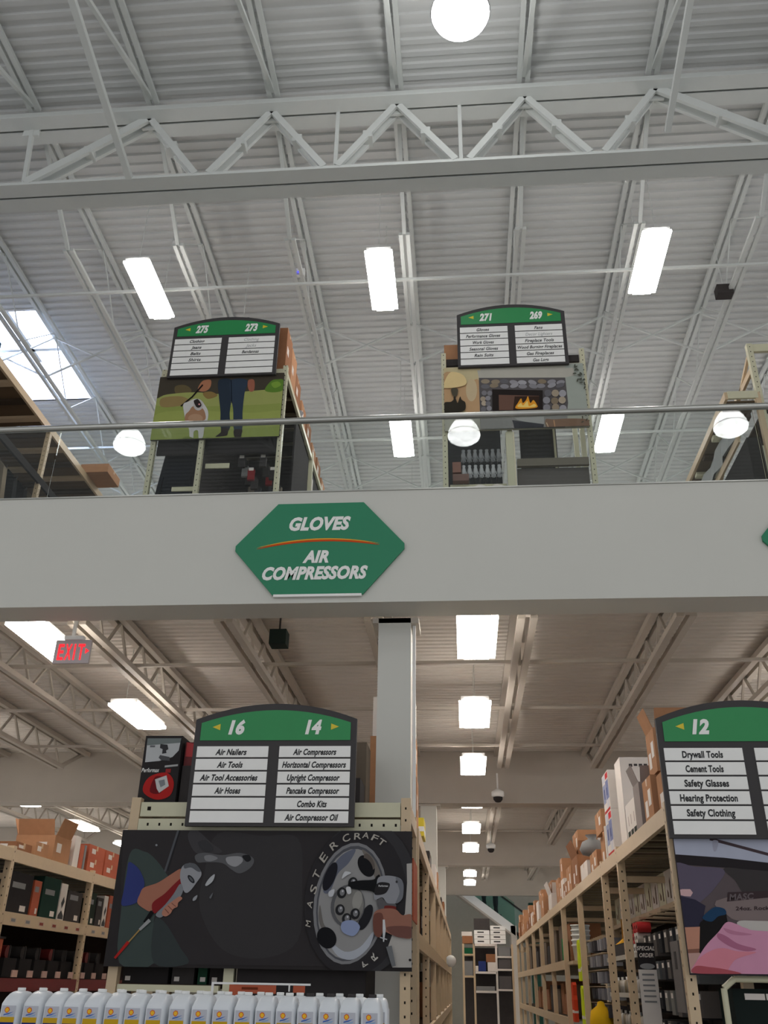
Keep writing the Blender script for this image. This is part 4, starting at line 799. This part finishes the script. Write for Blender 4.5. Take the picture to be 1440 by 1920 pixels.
for i, (y, z, hh) in enumerate(((12.42, 2.875, .17), (12.42, 3.046, .17), (13.05, 2.875, .17), (13.05, 3.046, .17))):
    carton(-5.45, -5.0, y, y+.58, z, z+hh, 'orange_box', 'orange box on the left rack, %s' % ['near column, lower', 'near column, upper', 'far column, lower', 'far column, upper'][i], '+x', tape=True, grp=G)
for i in range(3): one('white_canister', MB().lathe((-5.1, 13.75+.2*i, 2.875), [(.001,0),(.06,0),(.06,.2),(.04,.24),(.04,.27),(.001,.27)], 'white_card', 12), 'white canister right of the orange boxes, %s' % ['first', 'second', 'third'][i], 'canister', G)
M_ = 'boxes on the left rack middle shelf'
for i, (y0, y1, h, c, l) in enumerate(((10.35, 10.95, .42, 'black', 'big dark navy box at left on the middle shelf'), (11.0, 11.2, .38, 'orange_box', 'orange and black narrow box on the middle shelf'), (11.25, 11.75, .45, (34,58,50), 'dark green tool box on the middle shelf'), (11.78, 11.98, .42, 'white_card', 'white box with a black tool drawing on the middle shelf'),
        (12.02, 12.5, .36, 'charcoal', 'dark grey box beside the white tool drawing box'), (12.7, 13.0, .4, (48,58,50), 'green grey box just right of the post'), (13.05, 13.28, .36, 'charcoal', 'dark box in the right half of the middle shelf'), (13.3, 13.45, .4, 'white_card', 'white zigzag edged box near the picture board'), (13.5, 13.7, .42, 'orange_box', 'orange box touching the picture board edge'))):
    t = thing('product_box', l, 'box', (-5.2, y0, 2.245), M_); MB().box(-5.6, -5.02, y0, y1, 2.245, 2.245+h, c).build('body', t); b = MB(); w = y1-y0; e = -5.0185
    if c == 'white_card':
        b.flat([(e, y0+w*.1, 2.26), (e, y0+w*.9, 2.26), (e, y0+w*.9, 2.3), (e, y0+w*.5, 2.36), (e, y0+w*.1, 2.3)], 'ink'); b.flat([(e, y0+w*.5, 2.38), (e, y0+w*.8, 2.46), (e, y0+w*.6, 2.52), (e, y0+w*.3, 2.44)], 'ink')
    else: b.flat([(e, y0+w*.6, 2.27), (e, y0+w*.85, 2.27), (e, y0+w*.85, 2.33), (e, y0+w*.6, 2.33)], 'white_card'); b.flat([(e, y0+w*.15, 2.5), (e, y0+w*.7, 2.5), (e, y0+w*.7, 2.56), (e, y0+w*.15, 2.56)], 'grey')
    b.build('printed_side', t)
for i in range(8):
    y = 10.75+.4*i
    t = thing('small_machine', 'dark machine behind a price card on the lowest visible left shelf, %s from left' % ORD[i+1], 'machine', (-5.3, y, 1.605), 'machines on the low left shelf')
    MB().box(-5.6, -5.1, y, y+.32, 1.605, 1.80, 'black').tube((-5.5, y+.16, 1.86), (-5.15, y+.16, 1.86), .07, 'dark_red' if i % 3 == 0 else 'charcoal', 12).build('body', t); MB().bar((-5.1, y+.1, 1.8), (-5.1, y+.1, 1.93), .015, .015, 'charcoal').build('handle', t)
    MB().box(-5.0, -4.985, y+.02, y+.15, 1.61, 1.68, (190,160,150)).build('price_card', t, 'white price card')
one('orange_machine', MB().box(-5.3, -5.03, 10.28, 10.5, 1.605, 1.98, 'orange_box').box(-5.32, -5.01, 10.27, 10.51, 1.98, 2.0, 'charcoal'), 'orange machine at the left photo edge on the low shelf', 'machine')
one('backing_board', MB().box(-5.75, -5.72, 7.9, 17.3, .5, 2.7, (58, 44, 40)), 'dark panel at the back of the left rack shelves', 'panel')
# ---- far end of the aisle
t = thing('end_rack', 'shelving unit across the far end of the middle aisle', 'rack', (.65, 31.4, 0))
for x in (-.08, .25, .93, 1.42): MB().box(x-.03, x+.03, 31.0, 31.06, 0, 2.78, 'white_card' if x == .93 else 'tan').build('post', t)
for z in (2.78, 2.02, 1.5): MB().box(.25, .93, 31.0, 31.9, z-.06, z, 'white_card').build('shelf', t)
for z in (2.45, 2.1, 1.55): MB().box(.96, 1.4, 31.0, 31.9, z-.05, z, 'white_card').build('shelf', t)
for z in (2.5, 1.9): MB().box(-.08, .22, 31.0, 31.9, z-.05, z, 'tan').build('shelf', t)
MB().box(-.1, 1.44, 31.95, 31.99, 0, 2.7, 'charcoal').build('back_panel', t)
E_ = 'goods on the far end shelves'
for c, x0 in enumerate((.27, .77)):
    for k in range(3+c):
        t = thing('white_box', 'long white box in the %s stack at the aisle end, %s from below' % (['left', 'right'][c], ORD[k+1]), 'box', (x0+.22, 31.2, 2.785+k*.13), E_); MB().box(x0, x0+.47, 31.02, 31.6, 2.785+k*.13, 2.785+k*.13+.122, 'white').build('body', t)
        MB().flat([(x0+.1,31.018,2.83+k*.13),(x0+.3,31.018,2.83+k*.13),(x0+.3,31.018,2.865+k*.13),(x0+.1,31.018,2.865+k*.13)], 'ink').build('printed_word', t)
one('dark_crate', MB().box(.27, .76, 31.05, 31.6, 3.175, 3.5, 'charcoal'), 'dark box atop the white boxes at the aisle end', 'box', E_)
for i, (x0, x1, z0, z1, c, l) in enumerate(((.62, .9, 2.28, 2.5, 'cardboard2', 'brown box on the end shelf stacked above a white one'), (.66, .9, 2.025, 2.275, 'white_card', 'white box below the brown one on the end shelf'), (.38, .6, 2.025, 2.3, (50,64,120), 'blue bin on the end shelf'), (.26, .37, 2.025, 2.17, 'white_card', 'small pale box left of the blue bin'),
        (.99, 1.36, 2.455, 2.7, 'grey', 'grey bin at upper right of the end shelves'), (.99, 1.36, 2.105, 2.36, (98,94,94), 'grey bin at middle right of the end shelves'), (.99, 1.36, 1.555, 1.9, (98,94,94), 'wide grey bin at lower right of the end shelves'), (.3, .85, 1.505, 1.62, 'grey', 'low grey tray on the lower end shelf'), (-.06, .2, 2.505, 2.66, (30,90,60), 'green box at left of the end shelves'), (-.06, .2, 1.905, 2.3, 'grey', 'grey stacked trays at left of the end shelves'))):
    one('storage_bin', MB().box(x0, x1, 31.02, 31.5, z0, z1, c), l, 'bin', E_)
carton(-.1, .22, 31.05, 31.6, 2.79, 3.0, 'cardboard2', 'brown carton at the left top of the end rack', stick=0); carton(-.12, .2, 31.06, 31.6, 3.002, 3.12, 'white_card', 'pale carton on the brown one at the end rack', stick=0, tape=False)
# ---- ramp with riders
t = thing('moving_ramp', 'white sided moving ramp with green glass crossing the far aisle end', 'ramp', (1.0, 41.3, 3.0))
sl = (3.91-5.04)/(1.94-.31); y0, y1 = 41.0, 42.3
def rz(x): return 5.04+sl*(x-.31)
b = MB(); xs0, xs1 = -.9, 2.05
b.prism([(xs0, rz(xs0)), (xs1, rz(xs1)), (xs1, rz(xs1)-.36), (xs0, rz(xs0)-.36)], y0, y0+.12, 'white'); b.build('stringer', t)
MB().prism([(xs0, rz(xs0)-.36), (xs1, rz(xs1)-.36), (xs1, rz(xs1)-.45), (xs0, rz(xs0)-.45)], y0+.02, y1, 'low_steel').build('underside', t)
MB().prism([(xs0, rz(xs0)-.15), (xs1+1.2, rz(xs1+1.2)-.15), (xs1+1.2, rz(xs1+1.2)-.2), (xs0, rz(xs0)-.2)], y0+.14, y1-.02, 'charcoal').build('tread', t)
MB().prism([(xs0, rz(xs0)), (xs1, rz(xs1)), (xs1, rz(xs1)+.9), (xs0, rz(xs0)+.9)], y0+.05, y0+.07, 'ramp_glass').build('glass_side', t)
MB().prism([(xs0, rz(xs0)-.3), (xs1+1.2, rz(xs1+1.2)-.3), (xs1+1.2, rz(xs1+1.2)+.88), (xs0, rz(xs0)+.88)], y1+.02, y1+.05, 'far_wall').build('far_side_panel', t)
MB().prism([(xs0, rz(xs0)+.88), (xs1+.6, rz(xs1+.6)+.88), (xs1+.6, rz(xs1+.6)+.96), (xs0, rz(xs0)+.96)], y1, y1+.08, 'charcoal').build('handrail', t)
MB().box(1.86, 2.1, 41.0, 42.3, 0, rz(1.95)-.05, 'low_steel').build('newel_post', t)
struct('trim_4', MB().box(-22, 18, 44.5, 44.6, 0, 5.8, (150,146,134)))
one('green_cabinet', MB().box(2.62, 2.95, 40.6, 41.1, 0, 4.7, (34,66,56)), 'dark green box right of the ramp at the aisle end', 'cabinet')
def person(x, y, z, label, shirt, face=1):
    t = thing('person', label, 'person', (x, y, z))
    def skin(name, pts, edges, rad, m, parent):
        me = bpy.data.meshes.new(name); me.from_pydata([tuple(Vector(p)) for p in pts], edges, []); me.materials.append(MATS[m] if isinstance(m, str) else rgbm(m))
        o = bpy.data.objects.new(name, me); COL.objects.link(o); o.parent = parent; o['_o'] = [0,0,0]
        md = o.modifiers.new('s', 'SKIN'); sv = me.skin_vertices[0].data if me.skin_vertices else None
        if sv is None:
            bm = __import__('bmesh').new(); bm.from_mesh(me); bm.verts.layers.skin.verify(); bm.to_mesh(me); bm.free(); sv = me.skin_vertices[0].data
        for i, r in enumerate(rad): sv[i].radius = (r, r); sv[i].use_root = (i == 0)
        md.use_smooth_shade = True; sd = o.modifiers.new('d', 'SUBSURF'); sd.levels = 2; sd.render_levels = 2; return o
    P = [(0,0,.95),(-.1,0,.9),(-.12,.02,.5),(-.12,-.03,.1),(-.12,.1,.04),(.1,0,.9),(.14,-.04,.5),(.15,.04,.1),(.15,.17,.04),(0,0,1.2),(0,0,1.42),(0,.01,1.52),(0,.03,1.64),(0,.03,1.74),(-.18,0,1.4),(-.24,.02,1.12),(-.2,.14,.92),(-.2,.2,.86),(.18,0,1.4),(.24,.02,1.12),(.2,.14,.92),(.2,.2,.86)]
    Ed = [(0,1),(1,2),(2,3),(3,4),(0,5),(5,6),(6,7),(7,8),(0,9),(9,10),(10,11),(11,12),(12,13),(10,14),(14,15),(15,16),(16,17),(10,18),(18,19),(19,20),(20,21)]
    Rr = [.13,.1,.07,.045,.04,.1,.07,.045,.04,.13,.12,.055,.1,.07,.06,.045,.032,.03,.06,.045,.032,.03]
    skin('body', P, Ed, Rr, (176,130,108), t)
    skin('trousers', P[:9]+[(0,0,1.0)], [(0,1),(1,2),(2,3),(0,5),(5,6),(6,7),(0,9)], [r+.022 for r in Rr[:9]]+[.15], (44,50,66), t)
    skin('shirt', [(0,0,.98),(0,0,1.2),(0,0,1.42),(-.18,0,1.4),(-.23,.02,1.18),(.18,0,1.4),(.23,.02,1.18)], [(0,1),(1,2),(2,3),(3,4),(2,5),(5,6)], [.155,.15,.135,.08,.065,.08,.065], shirt, t)
    for s in (-.12, .15):
        b = MB(); b.box(s-.05, s+.05, -.06, .2, 0, .09, 'black'); o = b.build('shoe', None); o.parent = t
    h = MB().lathe((0, .01, 1.62), [(.105,0),(.115,.06),(.1,.13),(.06,.17),(.001,.18)], 'black', 14).build('hair', None); h.parent = t
    t.rotation_euler = (0, 0, -math.pi/2); return t
person(.82, 41.6, rz(.82)-.145, 'person in dark trousers standing higher on the far ramp, only legs visible', (90,90,100))
person(1.30, 41.5, rz(1.30)-.145, 'person in dark blue trousers standing lower on the far ramp, only legs visible', (60,70,90))
# ================================================================ UPPER FLOOR RACKS
ZU = 6.07
def urack(label, x0, x1, y0, y1, ztop, levels, posts, cat='rack', bh=.09, m='cream', side=None, back=True):
    t = thing('storage_rack', label, cat, ((x0+x1)/2, (y0+y1)/2, ZU), 'upstairs racks')
    for x in posts: post(t, x, y0, ZU, ztop, m, .07, face='x')
    for y in ((y0+y1)/2, y1):
        post(t, x0, y, ZU, ztop, m, .07, hol=False); post(t, x1, y, ZU, ztop, m, .07, hol=False)
    for z in levels:
        MB().box(x0+.035, x1-.035, y0-.02, y0+.02, z-bh, z, m).build('front_beam', t); MB().box(x0+.035, x1-.035, y1-.02, y1+.02, z-bh, z, m).build('rear_beam', t)
        for x in (x0, x1):
            MB().box(x-.02, x+.02, y0+.04, y1-.04, z-bh, z, m).build('side_beam', t)
        d = MB().box(x0+.03, x1-.03, y0+.03, y1-.05, z-.02, z-.005, 'deck_under')
        for i in range(int((y1-y0)/.45)): d.box(x0+.03, x1-.03, y0+.25+i*.45, y0+.32+i*.45, z-.05, z-.02, 'wire')
        d.build('shelf_deck', t)
    return t
t = urack('rack behind the dog picture with dark clothing and gloves', -4.45, -2.55, 11.05, 16.2, 10.0, (9.95, 7.3), (-4.45, -3.72, -2.55))
MB().box(-3.72, -3.69, 11.1, 16, 6.1, 9.85, 'charcoal').build('divider', t)
MB().box(-2.60, -2.57, 12.2, 13.5, 6.1, 9.8, 'black').build('side_panel', t); MB().box(-2.60, -2.57, 13.8, 16.1, 6.1, 9.8, 'black').build('side_panel', t)
MB().box(-4.42, -3.74, 13.2, 13.26, 6.1, 9.92, 'black').build('back_panel', t); MB().box(-4.41, -2.6, 11.10, 11.13, 8.50, 9.2, 'black').build('added_dark_sheet', t); MB().box(-3.68, -2.62, 13.66, 13.72, 6.1, 9.9, 'black').build('back_panel', t)  # front black sheet is added to hide bright gaps and keep the bay dark
MB().box(-2.53, -2.51, 13.62, 13.72, 8.5, 9.5, 'white_card').build('corner_plate', t)
def jacket(x, y, z, w, h, c, label, g):
    t = thing('jacket', label, 'jacket', (x, y, z), g)
    P = [(-.5,0),(.5,0),(.46,.55),(.62,.2),(.7,.26),(.5,.86),(.2,.98),(0,.93),(-.2,.98),(-.5,.86),(-.7,.26),(-.62,.2),(-.46,.55)]
    MB().prism([(x+p*w, z+q*h) for p, q in P], y, y+.12, c).build('fabric', t); MB().tube((x-.02, y+.06, z+h*.96), (x+.02, y+.06, z+h*1.06), .008, 'grey').build('hanger', t)
for i in range(6): jacket(-4.09, 11.25+.32*i, 7.45, .45, 1.42, [(22,26,34),(30,32,36),(20,22,28)][i % 3], 'dark jacket hanging under the dog picture, %s from the front' % ORD[i+1], 'dark jackets upstairs')
one('shelf_bracket', MB().box(-4.1, -3.78, 11.1, 11.12, 7.88, 7.95, 'cream'), 'short cream bracket below the dark jackets', 'bracket'); one('shelf_bracket', MB().box(-3.66, -3.3, 11.15, 11.17, 8.28, 8.36, 'cream'), 'short cream bracket right of the middle post', 'bracket')
random.seed(31)
n = 0
for k in range(4):
    for j in range(10):
        x = -3.15+.16*k; y = 11.25+.24*j; z = 8.55-.22*(k % 2)-.02*j; c = random.choice(['black','charcoal','black',(150,148,146),(130,36,40),(66,66,70),(120,110,98)])
        n += 1; t = thing('glove_pack', 'small hanging glove pack under the dog picture, column %s, %s from the front' % (ORD[k+1], ORD[j+1]), 'gloves', (x, y, z-.2), 'glove packs under the dog picture')
        MB().box(x-.05, x+.05, y, y+.05, z-.2, z-.03, c).build('gloves', t); MB().box(x-.035, x+.035, y-.002, y, z-.05, z, 'white_card' if j % 3 == 0 else 'charcoal').build('header_card', t)
for i, y in enumerate((11.1, 11.55, 12.0, 12.6, 13.2, 13.8, 14.4, 15.0, 15.6)):
    h = [.85, .80, .62, .5, .55, .4, .45, .35, .4][i]
    carton(-3.2, -2.58, y, y+.42, 9.955, 9.955+h, 'cardboard' if i % 2 else 'cardboard2', 'brown carton on the dog picture rack, %s from the sign' % ORD[i+1], '+x', opn=False, stick=1, grp='cartons on the clothing rack')
one('crumpled_wrap', MB().lathe((-2.62, 12.52, 9.96), [(.02,0),(.09,.04),(.07,.12),(.1,.18),(.02,.24)], 'grey', 8), 'crumpled clear wrap poking out between the upstairs cartons', 'wrap')
# fireplace rack
t = urack('rack behind the fireplace picture with gloves and a dark empty bay', -.13, 1.94, 11.05, 12.4, 10.12, (7.2,), (-.13, .80, 1.94))
MB().box(-.09, 1.90, 11.03, 11.07, 9.78, 9.86, 'cream').build('front_beam', t); MB().box(-.09, 1.90, 11.08, 11.12, 9.93, 10.05, 'charcoal').build('dark_beam', t)
MB().box(.74, .86, 11.0, 11.1, ZU, 8.66, 'cream').build('wide_post', t); MB().box(-.1, .74, 12.3, 12.33, 6.2, 9.8, (58,60,62)).build('back_panel', t)
MB().box(1.0, 1.55, 11.75, 11.8, 7.3, 9.7, (70,70,70)).build('dark_panel', t); MB().box(.88, 1.88, 11.02, 11.08, 8.10, 8.22, (120,114,102)).build('cross_beam', t); MB().box(.88, 1.88, 11.1, 11.14, 7.3, 8.10, (100,96,92)).build('lower_panel', t)
MB().box(1.50, 1.53, 11.7, 11.74, 7.4, 9.7, 'cream').build('thin_post', t)
MB().box(-.07, .74, 11.3, 11.34, 7.9, 7.98, 'cream').build('shelf_beam', t)
for k, (z, c) in enumerate(((8.52, (150,152,154)), (8.26, (190,192,194)))):
    for j in range(7):
        x = .13+.085*j
        t = thing('work_glove', 'pale glove hanging in the %s row under the fireplace picture, %s from left' % (['upper', 'lower'][k], ORD[j+1]), 'glove', (x, 11.25, z-.16), 'pale gloves under the fireplace picture')
        MB().lathe((x, 11.25, z-.16), [(.001,0),(.028,.01),(.034,.05),(.028,.1),(.02,.13),(.026,.16)], c, 8).build('palm', t)
        b = MB()
        for q in range(4): b.tube((x-.024+.016*q, 11.25, z-.15), (x-.028+.019*q, 11.25, z-.21+.01*abs(q-1.5)), .008, c, 5, .006)
        b.tube((x+.03, 11.25, z-.1), (x+.045, 11.25, z-.15), .009, c, 5, .007); b.build('fingers', t)
        MB().bar((x, 11.25, z), (x, 12.3, z), .008, .008, 'grey').build('hook', t)
one('pink_pack', MB().box(-.03, .09, 11.2, 11.3, 8.13, 8.30, (150,112,100)), 'small pinkish pack left of the pale gloves', 'package'); one('pink_pack', MB().box(-.03, .2, 11.2, 11.3, 7.99, 8.1, (130,104,96)), 'second pinkish pack lying below the first', 'package')
for i in range(2): one('fleece_glove', MB().lathe((.35+.25*i, 11.2, 7.68), [(.001,0),(.09,.03),(.12,.1),(.1,.18),(.04,.22)], 'white_card', 9), 'fluffy pale bundle under the shelf beam, %s' % ['left one', 'right one'][i], 'bundle')
for i in range(3): one('dark_tray', MB().box(-.05, .25, 11.25, 11.5, 7.72-.12*i, 7.79-.12*i, 'charcoal').box(-.02, .15, 11.245, 11.25, 7.75-.12*i, 7.76-.12*i, 'white_card'), 'dark tray below the pinkish packs, %s from top' % ORD[i+1], 'tray', 'dark trays upstairs')
carton(-.12, .35, 11.1, 11.7, 10.055, 10.34, 'cardboard', 'brown carton peeking above the fireplace rack at left', stick=1, grp='cartons on the clothing rack')
# left upstairs rack
t = thing('storage_rack', 'large tan rack at the left edge upstairs, seen from below', 'rack', (-8, 13, ZU), 'upstairs racks')
for y in (9.9, 12.43, 15.0, 17.5): post(t, -6.87, y, ZU, 9.9, 'tan', .075, face='x'); post(t, -9.1, y, ZU, 9.9, 'tan', .075, hol=False)
for z, y0_, m_ in ((9.94, 9.3, 'tan'), (8.95, 9.3, 'black')):
    MB().box(-6.87, -6.83, y0_, 17.6, z-.13, z, m_).build('beam', t); MB().box(-9.12, -9.08, y0_, 17.6, z-.13, z, m_).build('beam', t)
    d = MB().box(-9.08, -6.87, y0_, 17.6, z-.03, z-.01, (112, 94, 74))
    for i in range(16): d.box(-9.08, -6.87, 9.5+.5*i, 9.62+.5*i, z-.08, z-.03, 'tan' if i % 2 else 'deck_under')
    d.build('shelf_deck', t)
MB().box(-7.3, -7.25, 9.4, 17.5, 8.55, 8.8, 'black').build('rear_rail', t)
carton(-6.95, -6.42, 13.95, 14.55, 9.945, 10.12, 'cardboard', 'brown carton hanging over the end of the left upstairs rack', '+x', stick=0, grp='cartons on the clothing rack')
carton(-7.45, -7.05, 10.3, 10.75, 9.945, 10.42, (44, 82, 96), 'dark teal box at the left edge on the upstairs rack', '+x', stick=0, grp='cartons on the clothing rack', tape=False)
for i in range(6): jacket(-7.16, 11.1+.36*i, 7.5, .42, 1.3, [(30,30,32),(146,132,112),(24,26,28),(24,24,26),(150,138,118),(30,30,32)][i], ['black jacket at the far left upstairs', 'beige coat hanging upstairs at left', 'black jacket behind the beige coat', 'second black jacket behind the beige coat', 'second beige coat upstairs at left', 'last dark jacket upstairs at left'][i], 'coats on the left upstairs rack')
one('wire_basket', MB().box(-7.6, -7.2, 12.7, 12.95, 8.97, 9.05, 'white_card').box(-7.5, -7.3, 12.6, 12.7, 9.0, 9.12, 'white_card'), 'crumpled white plastic on the left upstairs rack', 'plastic')
# right upstairs racks
t = thing('storage_rack', 'punched cream rack rising at the right edge upstairs', 'rack', (5.2, 11.2, ZU), 'upstairs racks')
post(t, 4.36, 11.0, ZU, 10.05, 'cream', .08); post(t, 6.4, 11.0, ZU, 10.05, 'cream', .08); post(t, 4.36, 13.4, ZU, 10.05, 'tan', .08, hol=False); post(t, 6.4, 13.4, ZU, 10.05, 'tan', .08, hol=False)
MB().box(4.4, 6.36, 10.98, 11.03, 9.92, 10.05, 'cream').build('front_beam', t); MB().box(4.34, 4.38, 11.04, 13.4, 9.6, 9.70, 'tan').build('side_beam', t)
MB().bar((4.36, 11.1, 9.9), (4.36, 13.3, 9.0), .04, .05, 'tan').build('side_brace', t); MB().box(4.38, 6.38, 11.04, 13.3, 8.9, 8.93, 'deck_under').build('shelf_deck', t)
t = thing('storage_rack', 'tan rack with plastic covers beside the punched rack upstairs', 'rack', (4.0, 13, ZU), 'upstairs racks')
MB().box(3.83, 3.87, 10.85, 17.5, 9.0, 9.12, 'tan').build('side_beam', t); MB().box(3.87, 4.28, 10.83, 10.87, 9.0, 9.12, 'cream').build('front_beam', t)
for y in (10.87, 14.2, 17.4): post(t, 4.28, y, ZU, 9.1, 'tan', .07, hol=False); 
post(t, 3.87, 17.4, ZU, 9.0, 'tan', .07, hol=False); post(t, 3.87, 14.4, ZU, 9.0, 'tan', .07, hol=False)
d = MB().box(3.87, 4.27, 10.9, 17.4, 8.98, 9.0, (104, 92, 76))
for i in range(11): d.box(3.87, 4.27, 11.2+.55*i, 11.32+.55*i, 8.92, 8.98, 'cream' if i % 2 else 'deck_under')
d.build('shelf_deck', t)
MB().box(4.02, 4.05, 11.2, 17.2, 8.5, 8.62, 'tan').build('inner_beam', t)
one('plastic_cover', MB().add([(3.98+.03*math.sin(i*1.7), 11.3+.25*i, 8.9-.02*(i % 2)) for i in range(22)]+[(3.99+.04*math.sin(i*2.3+1), 11.3+.25*i, 8.62) for i in range(22)]+[(4.01+.03*math.sin(i*1.7), 11.3+.25*i, 8.9-.02*(i % 2)) for i in range(22)]+[(4.02+.04*math.sin(i*2.3+1), 11.3+.25*i, 8.62) for i in range(22)], [(i, i+1, i+23, i+22) for i in range(21)]+[(i+44, i+66, i+67, i+45) for i in range(21)], (176,178,176)), 'hanging clear plastic sheet under the tan rack upstairs at right', 'plastic sheet')
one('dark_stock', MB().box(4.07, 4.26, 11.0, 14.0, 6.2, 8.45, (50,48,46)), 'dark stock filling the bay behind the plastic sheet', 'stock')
t = thing('blue_door', 'blue panel with pale frame standing at the right edge upstairs', 'panel', (4.9, 11.6, ZU)); MB().box(4.42, 6.2, 11.5, 11.56, ZU, 8.62, 'cream').build('frame', t); MB().box(4.5, 6.1, 11.49, 11.50, ZU+.1, 8.54, (84,124,168)).build('panel_face', t); MB().box(4.75, 6.0, 11.485, 11.49, 8.2, 8.45, 'charcoal').build('dark_window', t)
one('hanging_card', MB().box(4.42, 4.6, 11.1, 11.12, 8.72, 8.9, 'white_card').box(4.47, 4.52, 11.09, 11.1, 8.76, 8.86, 'charcoal'), 'small white card hanging near the right upstairs post', 'card')
# ================================================================ OIL JUGS
t = thing('display_stand', 'low stand carrying the rows of white jugs', 'stand', (-1.4, 5.3, 0)); MB().box(-3.1, -.3, 4.95, 5.6, 1.18, 1.25, 'grey').build('top', t)
for x in (-3.0, -.4):
    for y in (5.0, 5.5): MB().box(x-.03, x+.03, y-.03, y+.03, 0, 1.18, 'grey').build('leg', t)
def jug_mesh():
    b = MB(); w, d = .048, .10
    L = [(w,-d,d,0),(w+.002,-d-.002,d,.01),(w+.002,-d-.002,d,.236),(w-.002,-d+.003,d-.003,.246),(.044,-.078,d-.01,.262),(.038,-.05,.088,.280),(.031,-.028,.070,.288),(.022,-.012,.04,.292)]
    n = 12; vs = []
    for hw, ya, yb, z in L:
        cyy = (ya+yb)/2; hy = (yb-ya)/2
        for i in range(n):
            t_ = 2*math.pi*(i+.5)/n; c, s = math.cos(t_), math.sin(t_); e = .32
            vs.append((hw*math.copysign(abs(c)**e, c), cyy+hy*math.copysign(abs(s)**e, s), z))
    fs = [(k*n+i, k*n+(i+1) % n, (k+1)*n+(i+1) % n, (k+1)*n+i) for k in range(len(L)-1) for i in range(n)]
    b.add(vs, fs, 'jug', True); b.add(vs, [tuple(range(n))[::-1], tuple(range(len(vs)-n, len(vs)))], 'jug'); return b
def jug_label():
    b = MB(); y = -.1035; w = .036
    def q(x0, x1, z0, z1, c, k=0): b.flat([(x0, y-.0004*k, z0), (x1, y-.0004*k, z0), (x1, y-.0004*k, z1), (x0, y-.0004*k, z1)], c)
    q(-w, w, .02, .228, (196,198,206)); q(-w, w, .155, .178, (206,166,40), 1); q(-w, w, .02, .155, (38,52,120), 1); q(-.02, .024, .115, .135, (150,160,200), 2)
    for k, (r, c) in enumerate(((.0125, (222,64,40)), (.0095, (250,196,60)))):      # scallop shell badge
        P = [(-.007+r*math.cos(a)*(1+.06*math.cos(7*a)), .209+r*math.sin(a)*(1+.06*math.cos(7*a))) for a in [(-.35+i*(3.84/20)) for i in range(21)]]+[(-.011, .209-r), (-.003, .209-r)]
        b.flat([(px, y-.0008-.0004*k, pz) for px, pz in P], c)
    b.flat([(-.022,y-.001,.184),(.004,y-.001,.190),(.028,y-.001,.202),(.006,y-.001,.196),(-.02,y-.001,.190)], (70,110,190)); b.flat([(-.012,y-.0012,.180),(.022,y-.0012,.184),(.03,y-.0012,.192),(.0,y-.0012,.186)], (150,180,214))
    return b
xsj = [-2.29,-2.175,-2.065,-1.965,-1.86,-1.755,-1.65,-1.545,-1.425,-1.315,-1.205,-1.1,-.995,-.89,-.785,-.68,-.575,-.47]
jm = jug_mesh(); jl = jug_label()
def jug(x, y, rz, label, grp, src=None, dark=False):
    t = thing('oil_jug', label, 'jug', (0,0,0), grp); t['_o'] = [0,0,0]
    if src:
        for ch in src: c = ch.copy(); COL.objects.link(c); c.parent = t
    else:
        jm.build('body', t); jl.build('front_label', t, 'label with an orange shell badge, yellow and blue bands'); MB().lathe((0, .014, .2922), [(.001,0),(.019,0),(.02,.003),(.02,.013),(.018,.015),(.001,.015)], 'white' if not dark else 'charcoal', 14).build('cap', t)
        MB().tube((0,.05,.284),(0,.088,.272),.010,'jug',8).tube((0,.088,.272),(0,.1,.22),.010,'jug',8,.009).build('handle', t)
    t.location = (x, y, 1.2505); t.rotation_euler = (0, 0, rz); return t
random.seed(6); first = fdark = None
for i, x in enumerate(xsj):
    dk = i >= 14; j = jug(x, 5.08, random.uniform(-.04, .04), 'white oil jug%s, front row, %s from the left edge' % (' with a dark cap' if dk else ' with orange badge', ORD[i+1]), 'front row of white oil jugs', fdark if dk else first, dk)
    if dk and fdark is None: fdark = list(j.children)
    if not dk and first is None: first = list(j.children)
for i, x in enumerate(xsj):
    jug(x+.015, 5.31, random.uniform(-.06, .06), 'white oil jug in the second row behind, %s from the left edge' % ORD[i+1], 'second row of white oil jugs', first)
# sign frame above the jugs
t = thing('price_frame', 'thin white sign frame with orange cards above the jugs', 'sign frame', (-1.1, 5.5, 1.3))
MB().box(-1.40, -1.388, 5.50, 5.512, 1.255, 1.60, 'white').box(-1.388, -.85, 5.50, 5.512, 1.59, 1.60, 'white').box(-.97, -.963, 5.498, 5.51, 1.56, 1.59, 'white').build('frame', t)
MB().box(-1.30, -1.04, 5.503, 5.509, 1.548, 1.589, 'orange_box').box(-1.29, -1.24, 5.503, 5.509, 1.49, 1.548, 'orange_box').build('orange_card', t)
MB().box(-.945, -.88, 5.503, 5.509, 1.555, 1.589, 'orange_box').build('orange_card', t)
MB().box(-1.23, -1.14, 5.5015, 5.503, 1.566, 1.578, (110,50,30)).build('print_line', t)
for o in bpy.data.objects:
    if '_o' in o: del o['_o']
